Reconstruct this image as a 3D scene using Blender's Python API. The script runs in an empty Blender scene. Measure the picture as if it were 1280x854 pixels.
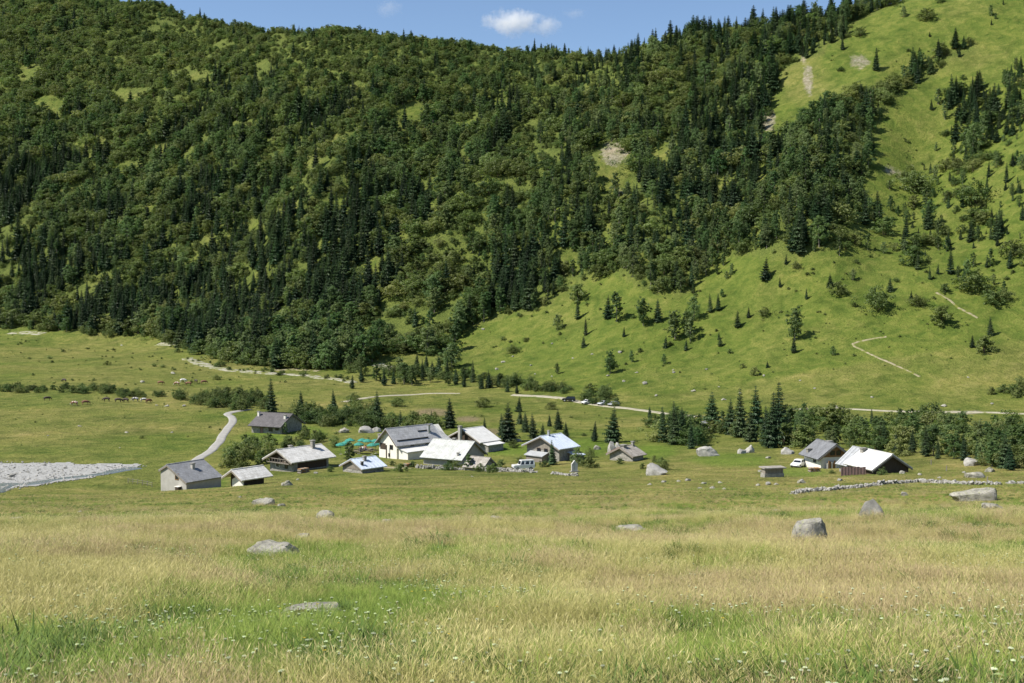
import bpy, bmesh, math, random
import numpy as np
from mathutils import Vector, Matrix
random.seed(7)
RNG = np.random.default_rng(11)
R = math.radians
SC = bpy.context.scene
COL = SC.collection

# ------------------------------------------------------------------ camera, sky, sun, exposure
F_PX, CX, CY, HOR = 1422.0, 640.0, 427.0, 365.0
PITCH = math.atan((CY - HOR) / F_PX)
cam_d = bpy.data.cameras.new('camera'); cam = bpy.data.objects.new('camera', cam_d); COL.objects.link(cam)
cam_d.sensor_fit = 'HORIZONTAL'; cam_d.sensor_width = 36.0; cam_d.lens = 36.0 * F_PX / 1280.0
cam_d.clip_start = 0.1; cam_d.clip_end = 9000
cam.location = (0, 0, 0); cam.rotation_euler = (R(90) - PITCH, 0, 0)
SC.camera = cam

SUN_EL, SUN_AZ = R(50), math.atan2(-0.96, -0.27)      # azimuth clockwise from +Y
world = bpy.data.worlds.new('World'); SC.world = world; world.use_nodes = True
wn = world.node_tree.nodes; wl = world.node_tree.links
sky = wn.new('ShaderNodeTexSky'); sky.sky_type = 'NISHITA'; sky.sun_disc = False
sky.sun_elevation = SUN_EL; sky.sun_rotation = SUN_AZ
sky.altitude = 1500; sky.air_density = 1.0; sky.dust_density = 0.6; sky.ozone_density = 2.4
bg = wn['Background']; bg.inputs['Strength'].default_value = 0.10
wl.new(sky.outputs['Color'], bg.inputs['Color'])
sun_d = bpy.data.lights.new('sun', 'SUN'); sun_d.energy = 5.0; sun_d.angle = R(0.53); sun_d.color = (1.0, 0.95, 0.86)
sun = bpy.data.objects.new('sun', sun_d); COL.objects.link(sun)
to_sun = Vector((math.sin(SUN_AZ) * math.cos(SUN_EL), math.cos(SUN_AZ) * math.cos(SUN_EL), math.sin(SUN_EL)))
sun.rotation_euler = to_sun.to_track_quat('Z', 'Y').to_euler(); sun.location = (-200, -80, 300)
SC.view_settings.view_transform = 'Standard'; SC.view_settings.look = 'None'
SC.view_settings.exposure = 0.60; SC.view_settings.gamma = 1.0
SC.cycles.volume_bounces = 6; SC.cycles.max_bounces = 10

# ------------------------------------------------------------------ numeric helpers
def _hash(ix, iy, s):
    h = (ix.astype(np.int64) * 374761393 + iy.astype(np.int64) * 668265263 + s * 974634777) & 0x7fffffff
    h = ((h ^ (h >> 13)) * 1274126177) & 0x7fffffff
    return ((h ^ (h >> 16)) & 0xffff) / 65535.0
def vnoise(x, y, s=0):
    x = np.asarray(x, float); y = np.asarray(y, float)
    ix = np.floor(x); iy = np.floor(y); fx = x - ix; fy = y - iy
    fx = fx * fx * fx * (fx * (fx * 6 - 15) + 10); fy = fy * fy * fy * (fy * (fy * 6 - 15) + 10)
    ix = ix.astype(np.int64); iy = iy.astype(np.int64)
    a = _hash(ix, iy, s); b = _hash(ix + 1, iy, s); c = _hash(ix, iy + 1, s); d = _hash(ix + 1, iy + 1, s)
    return (a + (b - a) * fx) * (1 - fy) + (c + (d - c) * fx) * fy
def fbm(x, y, s=0, o=4):
    r = 0; a = 0.5; t = 0
    for k in range(o):
        r = r + a * vnoise(x, y, s + k * 17); t += a; a *= 0.5
        x = x * 2.03 + 11.3; y = y * 2.03 + 5.7
    return r / t
def sstep(a, b, x):
    t = np.clip((x - a) / (b - a), 0, 1); return t * t * (3 - 2 * t)

CT, ST = math.cos(PITCH), math.sin(PITCH)
def ray(u, v):
    """direction through a pixel of the photograph, scaled so that its y component is 1"""
    a = (np.asarray(u, float) - CX) / F_PX; b = (CY - np.asarray(v, float)) / F_PX
    dx = a; dy = CT + b * ST; dz = -ST + b * CT
    return dx / dy, dz / dy
def project(x, y, z):
    w = y * CT - z * ST; w = np.where(np.abs(w) < 1e-3, 1e-3, w)
    return CX + F_PX * x / w, CY - F_PX * (y * ST + z * CT) / w

# ------------------------------------------------------------------ terrain: control points measured in the photo, each at its own distance
CTL = []
def cp(u, v, D):
    dx, dz = ray(u, v); CTL.append((dx * D, D, dz * D))
def climb(u, foot, D0, steps, sky_v):
    """mountain side: from the foot up; each step = (v, slope)"""
    dx, dz = ray(u, foot); z = dz * D0; D = D0
    for v, s in steps:
        dx, dz = ray(u, v)
        D1 = (z - s * D) / (dz - s); z = dz * D1; D = D1
        CTL.append((dx * D, D, z))
    dxs = dx
    for add, drop in ((45, 0), (120, 18), (420, 160)):
        CTL.append((dxs * (D + add), D + add, z - drop))
    return D, z
NEAR = [(854, 10.2), (760, 17.6), (720, 25.6), (700, 33), (680, 46)]
for u in (-200, 100, 400, 640, 900, 1180, 1480):
    for v, D in NEAR: cp(u, v, D)
LOW = {
 -300: [(660, 72), (640, 105), (624, 150), (614, 205), (592, 230), (578, 246), (560, 270), (520, 332), (490, 400), (460, 485), (435, 590)],
 0:    [(660, 72), (640, 105), (624, 150), (614, 205), (592, 230), (577, 246), (560, 270), (520, 332), (490, 400), (460, 485), (430, 610)],
 200:  [(660, 70), (640, 103), (624, 148), (612, 212), (590, 235), (560, 275), (520, 335), (490, 400), (460, 480), (440, 560)],
 400:  [(660, 68), (640, 100), (620, 142), (600, 185), (590, 222), (575, 246), (545, 297), (520, 340), (495, 390), (475, 445)],
 560:  [(660, 67), (640, 98), (620, 137), (600, 183), (588, 224), (575, 248), (545, 297), (520, 343), (495, 392), (470, 450)],
 720:  [(660, 66), (640, 96), (620, 134), (600, 178), (588, 212), (575, 240), (545, 290), (520, 335), (505, 372)],
 880:  [(660, 65), (640, 94), (620, 130), (604, 164), (588, 197), (572, 226), (545, 280), (520, 328), (508, 358)],
 1020: [(660, 63), (640, 90), (622, 122), (606, 155), (588, 190), (572, 218), (545, 268), (522, 312), (512, 338)],
 1160: [(660, 62), (640, 88), (620, 120), (603, 152), (588, 180), (570, 212), (545, 262), (525, 300), (514, 330)],
 1280: [(660, 60), (640, 85), (618, 118), (602, 148), (585, 176), (565, 210), (545, 256), (525, 296), (516, 322)],
 1560: [(660, 58), (640, 82), (618, 114), (602, 142), (585, 170), (565, 204), (545, 248), (525, 288), (518, 312)],
}
for u, l in LOW.items():
    for v, D in l: cp(u, v, D)
RIDGE = []
LS = lambda *vs: [(v, s) for v, s in zip(vs, (0.45, 0.60, 0.66, 0.70, 0.72, 0.74))]
for u, foot, D0, steps in (
    (-420, 415, 690, LS(390, 300, 200, 100, 0, -110)),
    (-200, 415, 690, LS(390, 300, 200, 100, 0, -80)),
    (0,    415, 680, LS(390, 300, 200, 100, 20, -42)),
    (100,  420, 650, LS(392, 300, 200, 105, 33, -28)),
    (200,  425, 620, LS(395, 300, 200, 110, 48, 8)),
    (250,  432, 592, LS(398, 305, 208, 118, 56, 22)),
    (300,  440, 565, LS(402, 310, 215, 125, 62, 33)),
    (350,  446, 536, LS(406, 315, 222, 132, 72, 38)),
    (400,  452, 510, LS(410, 320, 230, 140, 80, 42)),
    (560,  446, 490, LS(405, 310, 220, 140, 90, 54)),
    (700,  478, 428, [(440, .33), (390, .45), (300, .58), (200, .64), (120, .68), (68, .62)]),
    (780,  490, 398, [(450, .33), (400, .42), (300, .56), (200, .62), (120, .66), (74, .62)]),
    (880,  498, 380, [(450, .33), (400, .42), (300, .56), (200, .62), (120, .68), (48, .72)]),
    (1000, 504, 358, [(450, .34), (400, .44), (300, .58), (200, .64), (120, .70), (32, .74)]),
    (1150, 510, 342, [(450, .36), (400, .46), (300, .60), (200, .66), (100, .72), (-8, .76)]),
    (1280, 512, 334, [(450, .38), (400, .47), (300, .61), (200, .67), (100, .73), (-60, .77)]),
    (1600, 515, 325, [(450, .40), (380, .50), (280, .62), (180, .68), (60, .74), (-170, .77)])):
    RIDGE.append((u,) + climb(u, foot, D0, steps, 0))
for x in (-260, -90, 0, 90, 260):                     # the slope the camera stands on, and behind it
    for y in (-320, -120, -40, 0):
        CTL.append((x, y, -1.65 - 0.187 * y + 0.0004 * abs(x)))
for x, y, z in ((-2000, -300, 60), (2000, -300, 90), (-2000, 600, 200), (2200, 600, 420), (-1500, 2400, 160), (0, 2600, 20), (1500, 2400, 250),
                (-700, 250, -10), (-1100, 300, 60), (700, 150, 20), (1100, 200, 170)):
    CTL.append((x, y, z))
CTL = np.array(CTL); KX = CTL[:, :2] / 100.0
def _tps():
    n = len(KX); d2 = ((KX[:, None] - KX[None]) ** 2).sum(-1)
    K = 0.5 * d2 * np.log(d2 + 1e-12); K += np.eye(n) * 0.0008
    P = np.c_[np.ones(n), KX]; A = np.zeros((n + 3, n + 3)); A[:n, :n] = K; A[:n, n:] = P; A[n:, :n] = P.T
    return np.linalg.solve(A, np.r_[CTL[:, 2], 0, 0, 0])
TW = _tps()
def base_h(x, y):
    x = np.asarray(x, float).ravel() / 100; y = np.asarray(y, float).ravel() / 100; out = np.empty(len(x)); n = len(KX)
    for i in range(0, len(x), 20000):
        xs = x[i:i + 20000]; ys = y[i:i + 20000]
        d2 = (xs[:, None] - KX[:, 0]) ** 2 + (ys[:, None] - KX[:, 1]) ** 2
        out[i:i + 20000] = (0.5 * d2 * np.log(d2 + 1e-12)) @ TW[:n] + TW[n] + TW[n + 1] * xs + TW[n + 2] * ys
    return out
def rib_at(x, y): return np.abs(fbm((x * 0.86 - y * 0.50) / 95, (x * 0.50 + y * 0.86) / 260, 21, 3) - .5) * 2
def height(x, y):
    x = np.asarray(x, float); sh = x.shape; x = x.ravel(); y = np.asarray(y, float).ravel()
    z = base_h(x, y)
    near = 1 - sstep(60, 140, y)
    z = z + near * ((fbm(x / 6, y / 6, 3, 3) - .5) * 0.55 + (fbm(x / 22, y / 22, 4, 2) - .5) * 1.1) * sstep(1, 9, np.hypot(x, y))
    mid = sstep(80, 150, y) * (1 - sstep(330, 520, y))
    z = z + mid * ((fbm(x / 14, y / 14, 5, 3) - .5) * 0.7)
    hill = sstep(-14, 25, z) * sstep(330, 480, y)
    s = (x * 0.86 - y * 0.50); t = (x * 0.50 + y * 0.86)
    cr = np.interp(CX + F_PX * x / np.maximum(y, 1), [r[0] for r in RIDGE], [r[1] for r in RIDGE])
    hill = hill * (1 - sstep(-170, -20, y - cr))
    rib = np.abs(fbm(s / 95, t / 260, 21, 3) - .5) * 2
    z = z + hill * ((0.5 - rib) * 27 + (fbm(x / 30, y / 30, 9, 4) - .5) * 8 + (fbm(x / 9, y / 9, 19, 3) - .5) * 1.8)
    foot = sstep(330, 420, y) * (1 - hill)
    z = z + foot * (fbm(x / 28, y / 28, 31, 3) - .5) * 2.0
    return z.reshape(sh)
_ST = 4.0 * (1700 / 4.0) ** (np.arange(700) / 699.0)
def pix(us, vs):
    """where the line of sight through photo pixels meets the terrain"""
    us = np.atleast_1d(np.asarray(us, float)); vs = np.atleast_1d(np.asarray(vs, float))
    dx, dz = ray(us, vs)
    Y = np.broadcast_to(_ST, (len(us), len(_ST))); X = dx[:, None] * Y; Z = dz[:, None] * Y
    below = Z <= height(X, Y)
    k = np.where(below.any(1), below.argmax(1), len(_ST) - 1); k = np.maximum(k, 1)
    lo = _ST[k - 1]; hi = _ST[k]
    for _ in range(14):
        m = (lo + hi) / 2; b = dz * m <= height(dx * m, m)
        hi = np.where(b, m, hi); lo = np.where(b, lo, m)
    return np.c_[dx * hi, hi, height(dx * hi, hi)]
def P1(u, v): return pix([u], [v])[0]
def inpoly(u, v, poly):
    r = np.zeros(np.shape(u), bool); n = len(poly)
    for i in range(n):
        x1, y1 = poly[i]; x2, y2 = poly[(i + 1) % n]
        if y1 == y2: continue
        c = ((y1 > v) != (y2 > v)) & (u < (x2 - x1) * (v - y1) / (y2 - y1) + x1); r ^= c
    return r
def seg_dist(u, v, pts):
    d = np.full(np.shape(u), 1e9)
    for (x1, y1), (x2, y2) in zip(pts[:-1], pts[1:]):
        L = (x2 - x1) ** 2 + (y2 - y1) ** 2
        t = np.clip(((u - x1) * (x2 - x1) + (v - y1) * (y2 - y1)) / L, 0, 1)
        d = np.minimum(d, np.hypot(u - x1 - t * (x2 - x1), v - y1 - t * (y2 - y1)))
    return d

# ------------------------------------------------------------------ materials
def nmat(name):
    m = bpy.data.materials.new(name); m.use_nodes = True
    nt = m.node_tree; b = nt.nodes['Principled BSDF']; return m, nt, b
def node(nt, t, **kw):
    n = nt.nodes.new(t)
    for k, v in kw.items(): setattr(n, k, v)
    return n
def ramp(nt, fac, stops):
    r = node(nt, 'ShaderNodeValToRGB'); e = r.color_ramp.elements
    while len(e) < len(stops): e.new(0.5)
    for i, (p, c) in enumerate(stops): e[i].position = p; e[i].color = (*c, 1)
    nt.links.new(fac, r.inputs['Fac']); return r.outputs['Color']
def noise(nt, scale, detail=4, rough=0.6, vec=None, dist=0):
    n = node(nt, 'ShaderNodeTexNoise'); n.inputs['Scale'].default_value = scale; n.inputs['Detail'].default_value = detail
    n.inputs['Roughness'].default_value = rough; n.inputs['Distortion'].default_value = dist
    if vec is not None: nt.links.new(vec, n.inputs['Vector'])
    return n.outputs['Fac']
def mix(nt, f, a, b, blend='MIX'):
    m = node(nt, 'ShaderNodeMix', data_type='RGBA', blend_type=blend)
    for s, i in ((f, 0), (a, 6), (b, 7)):
        if hasattr(s, 'is_output'): nt.links.new(s, m.inputs[i])
        else: m.inputs[i].default_value = s if i == 0 else (*s, 1)
    return m.outputs[2]
def math_n(nt, op, a, b=0.0, c=None):
    m = node(nt, 'ShaderNodeMath', operation=op)
    for i, s in enumerate((a, b) if c is None else (a, b, c)):
        if hasattr(s, 'is_output'): nt.links.new(s, m.inputs[i])
        else: m.inputs[i].default_value = s
    return m.outputs[0]
def attr(nt, n):
    a = node(nt, 'ShaderNodeAttribute'); a.attribute_name = n; return a.outputs['Fac']
def bump(nt, b, h, strength=0.5, dist=0.1):
    n = node(nt, 'ShaderNodeBump'); n.inputs['Strength'].default_value = strength; n.inputs['Distance'].default_value = dist
    nt.links.new(h, n.inputs['Height']); nt.links.new(n.outputs[0], b.inputs['Normal'])
def obj_co(nt): return node(nt, 'ShaderNodeTexCoord').outputs['Object']

def solid(name, c1, c2=None, rough=0.8, scale=3.0, metal=0.0, bmp=0.3, bd=0.02, spec=0.3, lo=0.3, hi=0.7):
    m, nt, b = nmat(name); b.inputs['Roughness'].default_value = rough; b.inputs['Metallic'].default_value = metal
    b.inputs['Specular IOR Level'].default_value = spec
    co = obj_co(nt); f = noise(nt, scale, 6, 0.65, co)
    c2 = c2 or tuple(x * 0.7 for x in c1)
    col = ramp(nt, f, [(lo, c2), (hi, c1)])
    f2 = noise(nt, scale * 9, 3, 0.6, co)
    col = mix(nt, 0.35, col, ramp(nt, f2, [(0.3, (0.55,) * 3), (0.7, (1.25,) * 3)]), 'MULTIPLY')
    nt.links.new(col, b.inputs['Base Color'])
    if bmp: bump(nt, b, f2, bmp, bd)
    return m
def leafy(name, c1, c2, c3, transl=0.3, rough=0.55, spec=0.25, centre=None):
    m, nt, b = nmat(name)
    oi = node(nt, 'ShaderNodeObjectInfo'); co = obj_co(nt)
    f = noise(nt, 0.9, 3, 0.6, co)
    f = math_n(nt, 'MULTIPLY_ADD', oi.outputs['Random'], 0.8, math_n(nt, 'MULTIPLY_ADD', f, 0.5, -.15))
    col = ramp(nt, f, [(0.08, c1), (0.5, c2), (0.95, c3)])
    hs = node(nt, 'ShaderNodeHueSaturation')
    r2 = math_n(nt, 'FRACT', math_n(nt, 'MULTIPLY', oi.outputs['Random'], 37.7))
    nt.links.new(math_n(nt, 'MULTIPLY_ADD', r2, 0.45, 0.78), hs.inputs['Value'])
    r3 = math_n(nt, 'FRACT', math_n(nt, 'MULTIPLY', oi.outputs['Random'], 91.3))
    nt.links.new(math_n(nt, 'MULTIPLY_ADD', r3, 0.045, 0.480), hs.inputs['Hue'])
    nt.links.new(col, hs.inputs['Color']); col = hs.outputs[0]
    b.inputs['Roughness'].default_value = rough; b.inputs['Specular IOR Level'].default_value = spec
    nt.links.new(col, b.inputs['Base Color'])
    t = node(nt, 'ShaderNodeBsdfTranslucent'); nt.links.new(mix(nt, 1.0, col, (1.2, 1.4, 0.65), 'MULTIPLY'), t.inputs['Color'])
    ms = node(nt, 'ShaderNodeMixShader'); ms.inputs[0].default_value = transl
    nt.links.new(b.outputs[0], ms.inputs[1]); nt.links.new(t.outputs[0], ms.inputs[2])
    nt.links.new(ms.outputs[0], nt.nodes['Material Output'].inputs['Surface'])
    return m
M = {}
M['spruce'] = leafy('spruce_needles', (.022, .046, .020), (.040, .074, .029), (.070, .112, .042), .14)
M['broad'] = leafy('broad_leaves', (.058, .102, .032), (.106, .160, .052), (.172, .218, .092), .34)
M['alder'] = leafy('alder_leaves', (.084, .118, .034), (.132, .168, .050), (.198, .222, .078), .34)
M['bark'] = solid('bark', (.10, .075, .05), scale=4)
M['pale_bark'] = solid('pale_bark', (.32, .29, .24), (.14, .12, .10), scale=4)
M['stone'] = solid('grey_stone', (.34, .325, .29), (.17, .165, .145), rough=.9, scale=1.6, bmp=.7, bd=.05)
M['pale_stone'] = solid('pale_stone', (.44, .425, .385), (.25, .24, .215), rough=.9, scale=1.6, bmp=.7, bd=.05)
def lichen_rock():
    m, nt, b = nmat('lichen_rock'); co = obj_co(nt); b.inputs['Roughness'].default_value = .92; b.inputs['Specular IOR Level'].default_value = .2
    c = ramp(nt, noise(nt, 1.3, 7, .65, co), [(.28, (.13, .125, .105)), (.5, (.30, .285, .24)), (.75, (.45, .425, .365))])
    c = mix(nt, ramp(nt, noise(nt, 4.5, 5, .7, co, 1.0), [(.55, (0, 0, 0)), (.63, (1, 1, 1))]), c, (.30, .31, .17))
    c = mix(nt, ramp(nt, noise(nt, 9, 4, .7, co), [(.62, (0, 0, 0)), (.68, (1, 1, 1))]), c, (.06, .058, .05))
    vo = node(nt, 'ShaderNodeTexVoronoi', feature='DISTANCE_TO_EDGE'); vo.inputs['Scale'].default_value = .8
    wv_ = node(nt, 'ShaderNodeVectorMath', operation='ADD'); nz = node(nt, 'ShaderNodeTexNoise'); nz.inputs['Scale'].default_value = 1.1; nz.inputs['Detail'].default_value = 6; nt.links.new(co, nz.inputs['Vector']); nt.links.new(co, wv_.inputs[0]); nt.links.new(nz.outputs['Color'], wv_.inputs[1]); nt.links.new(wv_.outputs[0], vo.inputs['Vector'])
    crack = ramp(nt, vo.outputs['Distance'], [(.0, (0, 0, 0)), (.035, (1, 1, 1))])
    crack = mix(nt, .55, crack, (1, 1, 1))
    c = mix(nt, crack, (.05, .047, .04), c)
    nt.links.new(c, b.inputs['Base Color']); bump(nt, b, math_n(nt, 'MULTIPLY_ADD', crack, .35, noise(nt, 7, 8, .72, co)), 1.0, .09); return m
M['rock'] = lichen_rock()

def ground_mat():
    m, nt, b = nmat('alpine_ground'); b.inputs['Roughness'].default_value = .9; b.inputs['Specular IOR Level'].default_value = .12
    g = node(nt, 'ShaderNodeNewGeometry').outputs['Position']
    n_big = noise(nt, .028, 5, .6, g); n_mid = noise(nt, .22, 5, .65, g, .6); n_f = noise(nt, 1.6, 4, .7, g); n_ff = noise(nt, 9.0, 3, .7, g)
    green = ramp(nt, n_mid, [(.30, (.058, .096, .014)), (.5, (.104, .138, .023)), (.72, (.160, .176, .038))])
    dry = ramp(nt, n_mid, [(.28, (.150, .150, .036)), (.5, (.225, .200, .062)), (.72, (.305, .250, .100))])
    d = math_n(nt, 'ADD', attr(nt, 'dry'), math_n(nt, 'MULTIPLY', math_n(nt, 'SUBTRACT', n_big, .5), 1.1))
    d = math_n(nt, 'ADD', d, math_n(nt, 'MULTIPLY', math_n(nt, 'SUBTRACT', n_f, .5), .7))
    d = node(nt, 'ShaderNodeClamp'); dn = d
    d0 = math_n(nt, 'ADD', attr(nt, 'dry'), math_n(nt, 'MULTIPLY_ADD', n_big, 1.1, -.55))
    d0 = math_n(nt, 'ADD', d0, math_n(nt, 'MULTIPLY_ADD', n_f, .7, -.35)); nt.links.new(d0, dn.inputs[0])
    c = mix(nt, dn.outputs[0], green, dry)
    c = mix(nt, attr(nt, 'lush'), c, (.100, .172, .018))
    c = mix(nt, attr(nt, 'wood'), c, ramp(nt, n_f, [(.3, (.060, .088, .018)), (.7, (.140, .165, .036))]))
    heath = ramp(nt, n_f, [(.3, (.13, .12, .05)), (.7, (.28, .20, .14))])
    c = mix(nt, attr(nt, 'heath'), c, heath)
    scree = ramp(nt, noise(nt, .7, 6, .75, g), [(.3, (.13, .12, .07)), (.52, (.25, .225, .15)), (.75, (.44, .41, .34))])
    sm = ramp(nt, math_n(nt, 'ADD', attr(nt, 'scree'), math_n(nt, 'MULTIPLY_ADD', noise(nt, .22, 6, .75, g), 1.6, -.8)), [(.30, (0, 0, 0)), (.62, (1, 1, 1))])
    c = mix(nt, sm, c, scree)
    sp = ramp(nt, n_ff, [(.25, (.62,) * 3), (.5, (1,) * 3), (.78, (1.28,) * 3)])
    c = mix(nt, .8, c, sp, 'MULTIPLY')
    sp2 = ramp(nt, n_f, [(.25, (.60,) * 3), (.5, (1,) * 3), (.75, (1.28,) * 3)])
    c = mix(nt, .9, c, ramp(nt, noise(nt, .075, 6, .7, g, .4), [(.3, (.56, .62, .56)), (.5, (1,) * 3), (.7, (1.26, 1.15, 1.2))]), 'MULTIPLY')
    c = mix(nt, .8, c, sp2, 'MULTIPLY')
    nt.links.new(c, b.inputs['Base Color'])
    bump(nt, b, math_n(nt, 'ADD', n_f, math_n(nt, 'MULTIPLY', n_mid, 2.0)), .8, .8)
    return m
M['ground'] = ground_mat()
def worn(name, c1, c2, thr=.56):
    m, nt, b = nmat(name); co = obj_co(nt); b.inputs['Roughness'].default_value = .95; b.inputs['Specular IOR Level'].default_value = .1
    c = ramp(nt, noise(nt, .8, 6, .7, co), [(.3, c2), (.7, c1)])
    gr = ramp(nt, noise(nt, 1.3, 4, .7, co), [(.3, (.09, .12, .02)), (.7, (.18, .18, .045))])
    c = mix(nt, ramp(nt, noise(nt, .33, 6, .72, co), [(thr - .05, (0, 0, 0)), (thr + .05, (1, 1, 1))]), c, gr)
    nt.links.new(c, b.inputs['Base Color']); bump(nt, b, noise(nt, 3, 5, .7, co), .8, .1); return m
M['asphalt'] = solid('worn_asphalt', (.36, .35, .32), (.25, .24, .22), rough=.9, scale=.5)
M['track'] = worn('gravel_track', (.40, .37, .29), (.26, .24, .17), .60)
M['path'] = worn('earth_path', (.32, .28, .19), (.20, .18, .10), .52)
M['gravel'] = solid('river_gravel', (.46, .455, .435), (.27, .27, .255), rough=.95, scale=1.4, bmp=1.0, bd=.15)
M['streamgravel'] = worn('stream_gravel', (.42, .40, .33), (.22, .21, .15), .52)
def water_mat():
    m, nt, b = nmat('stream_water'); b.inputs['Base Color'].default_value = (.16, .19, .19, 1); b.inputs['Roughness'].default_value = .18
    bump(nt, b, noise(nt, 1.2, 5, .6, obj_co(nt)), .6, .2); return m
M['water'] = water_mat()

# ------------------------------------------------------------------ object helpers
def link(o, parent=None):
    COL.objects.link(o)
    if parent is not None: o.parent = parent
    return o
def tag(o, label=None, cat=None, group=None, kind=None):
    if label: o['label'] = label
    if cat: o['category'] = cat
    if group: o['group'] = group
    if kind: o['kind'] = kind
    return o
def empty(name, loc, rz=0, label=None, cat=None, group=None):
    o = bpy.data.objects.new(name, None); o.empty_display_size = .5; o.location = loc; o.rotation_euler = (0, 0, rz); link(o)
    return tag(o, label, cat, group)
def mesh(name, verts, faces, mats=None, mi=None, smooth=False):
    me = bpy.data.meshes.new(name); me.from_pydata([tuple(map(float, v)) for v in verts], [], [tuple(map(int, f)) for f in faces])
    for m in (mats or []): me.materials.append(m)
    if mi is not None: me.polygons.foreach_set('material_index', np.asarray(mi, np.int32))
    if smooth: me.polygons.foreach_set('use_smooth', np.ones(len(me.polygons), bool))
    me.update(); return me
def ob(name, me, parent=None, loc=None, rz=0):
    o = bpy.data.objects.new(name, me)
    if loc is not None: o.location = loc
    if rz: o.rotation_euler = (0, 0, rz)
    return link(o, parent)
class MB:
    """collects boxes, prisms and tubes for ONE mesh"""
    def __init__(s): s.v = []; s.f = []
    def add(s, vs, fs):
        n = len(s.v); s.v += [tuple(v) for v in vs]; s.f += [tuple(i + n for i in f) for f in fs]; return s
    def box(s, x0, x1, y0, y1, z0, z1):
        return s.add([(x, y, z) for z in (z0, z1) for x, y in ((x0, y0), (x1, y0), (x1, y1), (x0, y1))],
                     [(3, 2, 1, 0), (4, 5, 6, 7), (0, 1, 5, 4), (1, 2, 6, 5), (2, 3, 7, 6), (3, 0, 4, 7)])
    def prism(s, poly, axis, a, b):
        """polygon (p,q) extruded from a to b along an axis: 'x' -> (y,z) polygon, 'y' -> (x,z), 'z' -> (x,y)"""
        n = len(poly); mk = {'x': lambda p, q, t: (t, p, q), 'y': lambda p, q, t: (p, t, q), 'z': lambda p, q, t: (p, q, t)}[axis]
        vs = [mk(p, q, a) for p, q in poly] + [mk(p, q, b) for p, q in poly]
        return s.add(vs, [tuple(range(n))[::-1], tuple(range(n, 2 * n))] + [(i, (i + 1) % n, n + (i + 1) % n, n + i) for i in range(n)])
    def tube(s, p, q, r0, r1=None, n=8, cap=True):
        r1 = r0 if r1 is None else r1; p = Vector(p); q = Vector(q); d = (q - p).normalized()
        a = d.orthogonal().normalized(); b = d.cross(a)
        vs = [p + (a * math.cos(t) + b * math.sin(t)) * r0 for t in [2 * math.pi * i / n for i in range(n)]]
        vs += [q + (a * math.cos(t) + b * math.sin(t)) * r1 for t in [2 * math.pi * i / n for i in range(n)]]
        fs = [(i, (i + 1) % n, n + (i + 1) % n, n + i) for i in range(n)]
        if cap: fs += [tuple(range(n))[::-1], tuple(range(n, 2 * n))]
        return s.add(vs, fs)
    def mesh(s, name, m, smooth=False):
        me = mesh(name, s.v, s.f, [m] if m else None, smooth=smooth)
        bm = bmesh.new(); bm.from_mesh(me); bmesh.ops.recalc_face_normals(bm, faces=bm.faces); bm.to_mesh(me); bm.free(); return me
    def build(s, name, m, parent=None, loc=None, rz=0, smooth=False): return ob(name, s.mesh(name, m, smooth), parent, loc, rz)
def copy_tree(o, parent=None):
    c = o.copy(); COL.objects.link(c); c.parent = parent
    for ch in o.children: copy_tree(ch, c)
    return c

# ------------------------------------------------------------------ ground
gx = 80 * np.sinh(np.linspace(-math.asinh(2300 / 80), math.asinh(2300 / 80), 600))
gy = 60 * np.sinh(np.linspace(-math.asinh(300 / 60), math.asinh(2500 / 60), 660))
GX, GY = np.meshgrid(gx, gy); GZ = height(GX, GY)
def height(x, y):
    """height of the ground sheet itself (its grid, interpolated)"""
    x = np.asarray(x, float); sh = x.shape; x = np.clip(x.ravel(), gx[0], gx[-1] - 1e-6); y = np.clip(np.asarray(y, float).ravel(), gy[0], gy[-1] - 1e-6)
    i = np.clip(np.searchsorted(gx, x, side='right') - 1, 0, len(gx) - 2); j = np.clip(np.searchsorted(gy, y, side='right') - 1, 0, len(gy) - 2)
    fx = (x - gx[i]) / (gx[i + 1] - gx[i]); fy = (y - gy[j]) / (gy[j + 1] - gy[j])
    return ((GZ[j, i] * (1 - fx) + GZ[j, i + 1] * fx) * (1 - fy) + (GZ[j + 1, i] * (1 - fx) + GZ[j + 1, i + 1] * fx) * fy).reshape(sh)
U, V = project(GX, GY, GZ); U = np.where(GY > 2, U, -9e3)
RIVER = [(-160, 574), (0, 577), (60, 578), (95, 581), (150, 581), (184, 583), (178, 586), (160, 588), (140, 591), (132, 596), (60, 606), (0, 616), (-160, 640)]
OPEN_HILL = [(540, 442), (600, 408), (645, 398), (680, 388), (718, 352), (765, 340), (825, 368), (868, 368), (895, 332), (932, 314), (980, 320), (1036, 314), (1078, 290), (1112, 278), (1066, 240), (1085, 205),
             (1102, 168), (1122, 122), (1190, 72), (1245, 40), (1310, 10), (1500, -40), (1600, 530), (1000, 512), (700, 492), (560, 470)]
ALP = [(958, 150), (985, 80), (1100, 12), (1172, -30), (1420, -60), (1420, 20), (1280, 34), (1200, 52), (1110, 100), (1050, 130), (1000, 150), (958, 182)]
SCAR = [(750, 185), (765, 176), (785, 182), (790, 235), (768, 246), (744, 238)]
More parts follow.
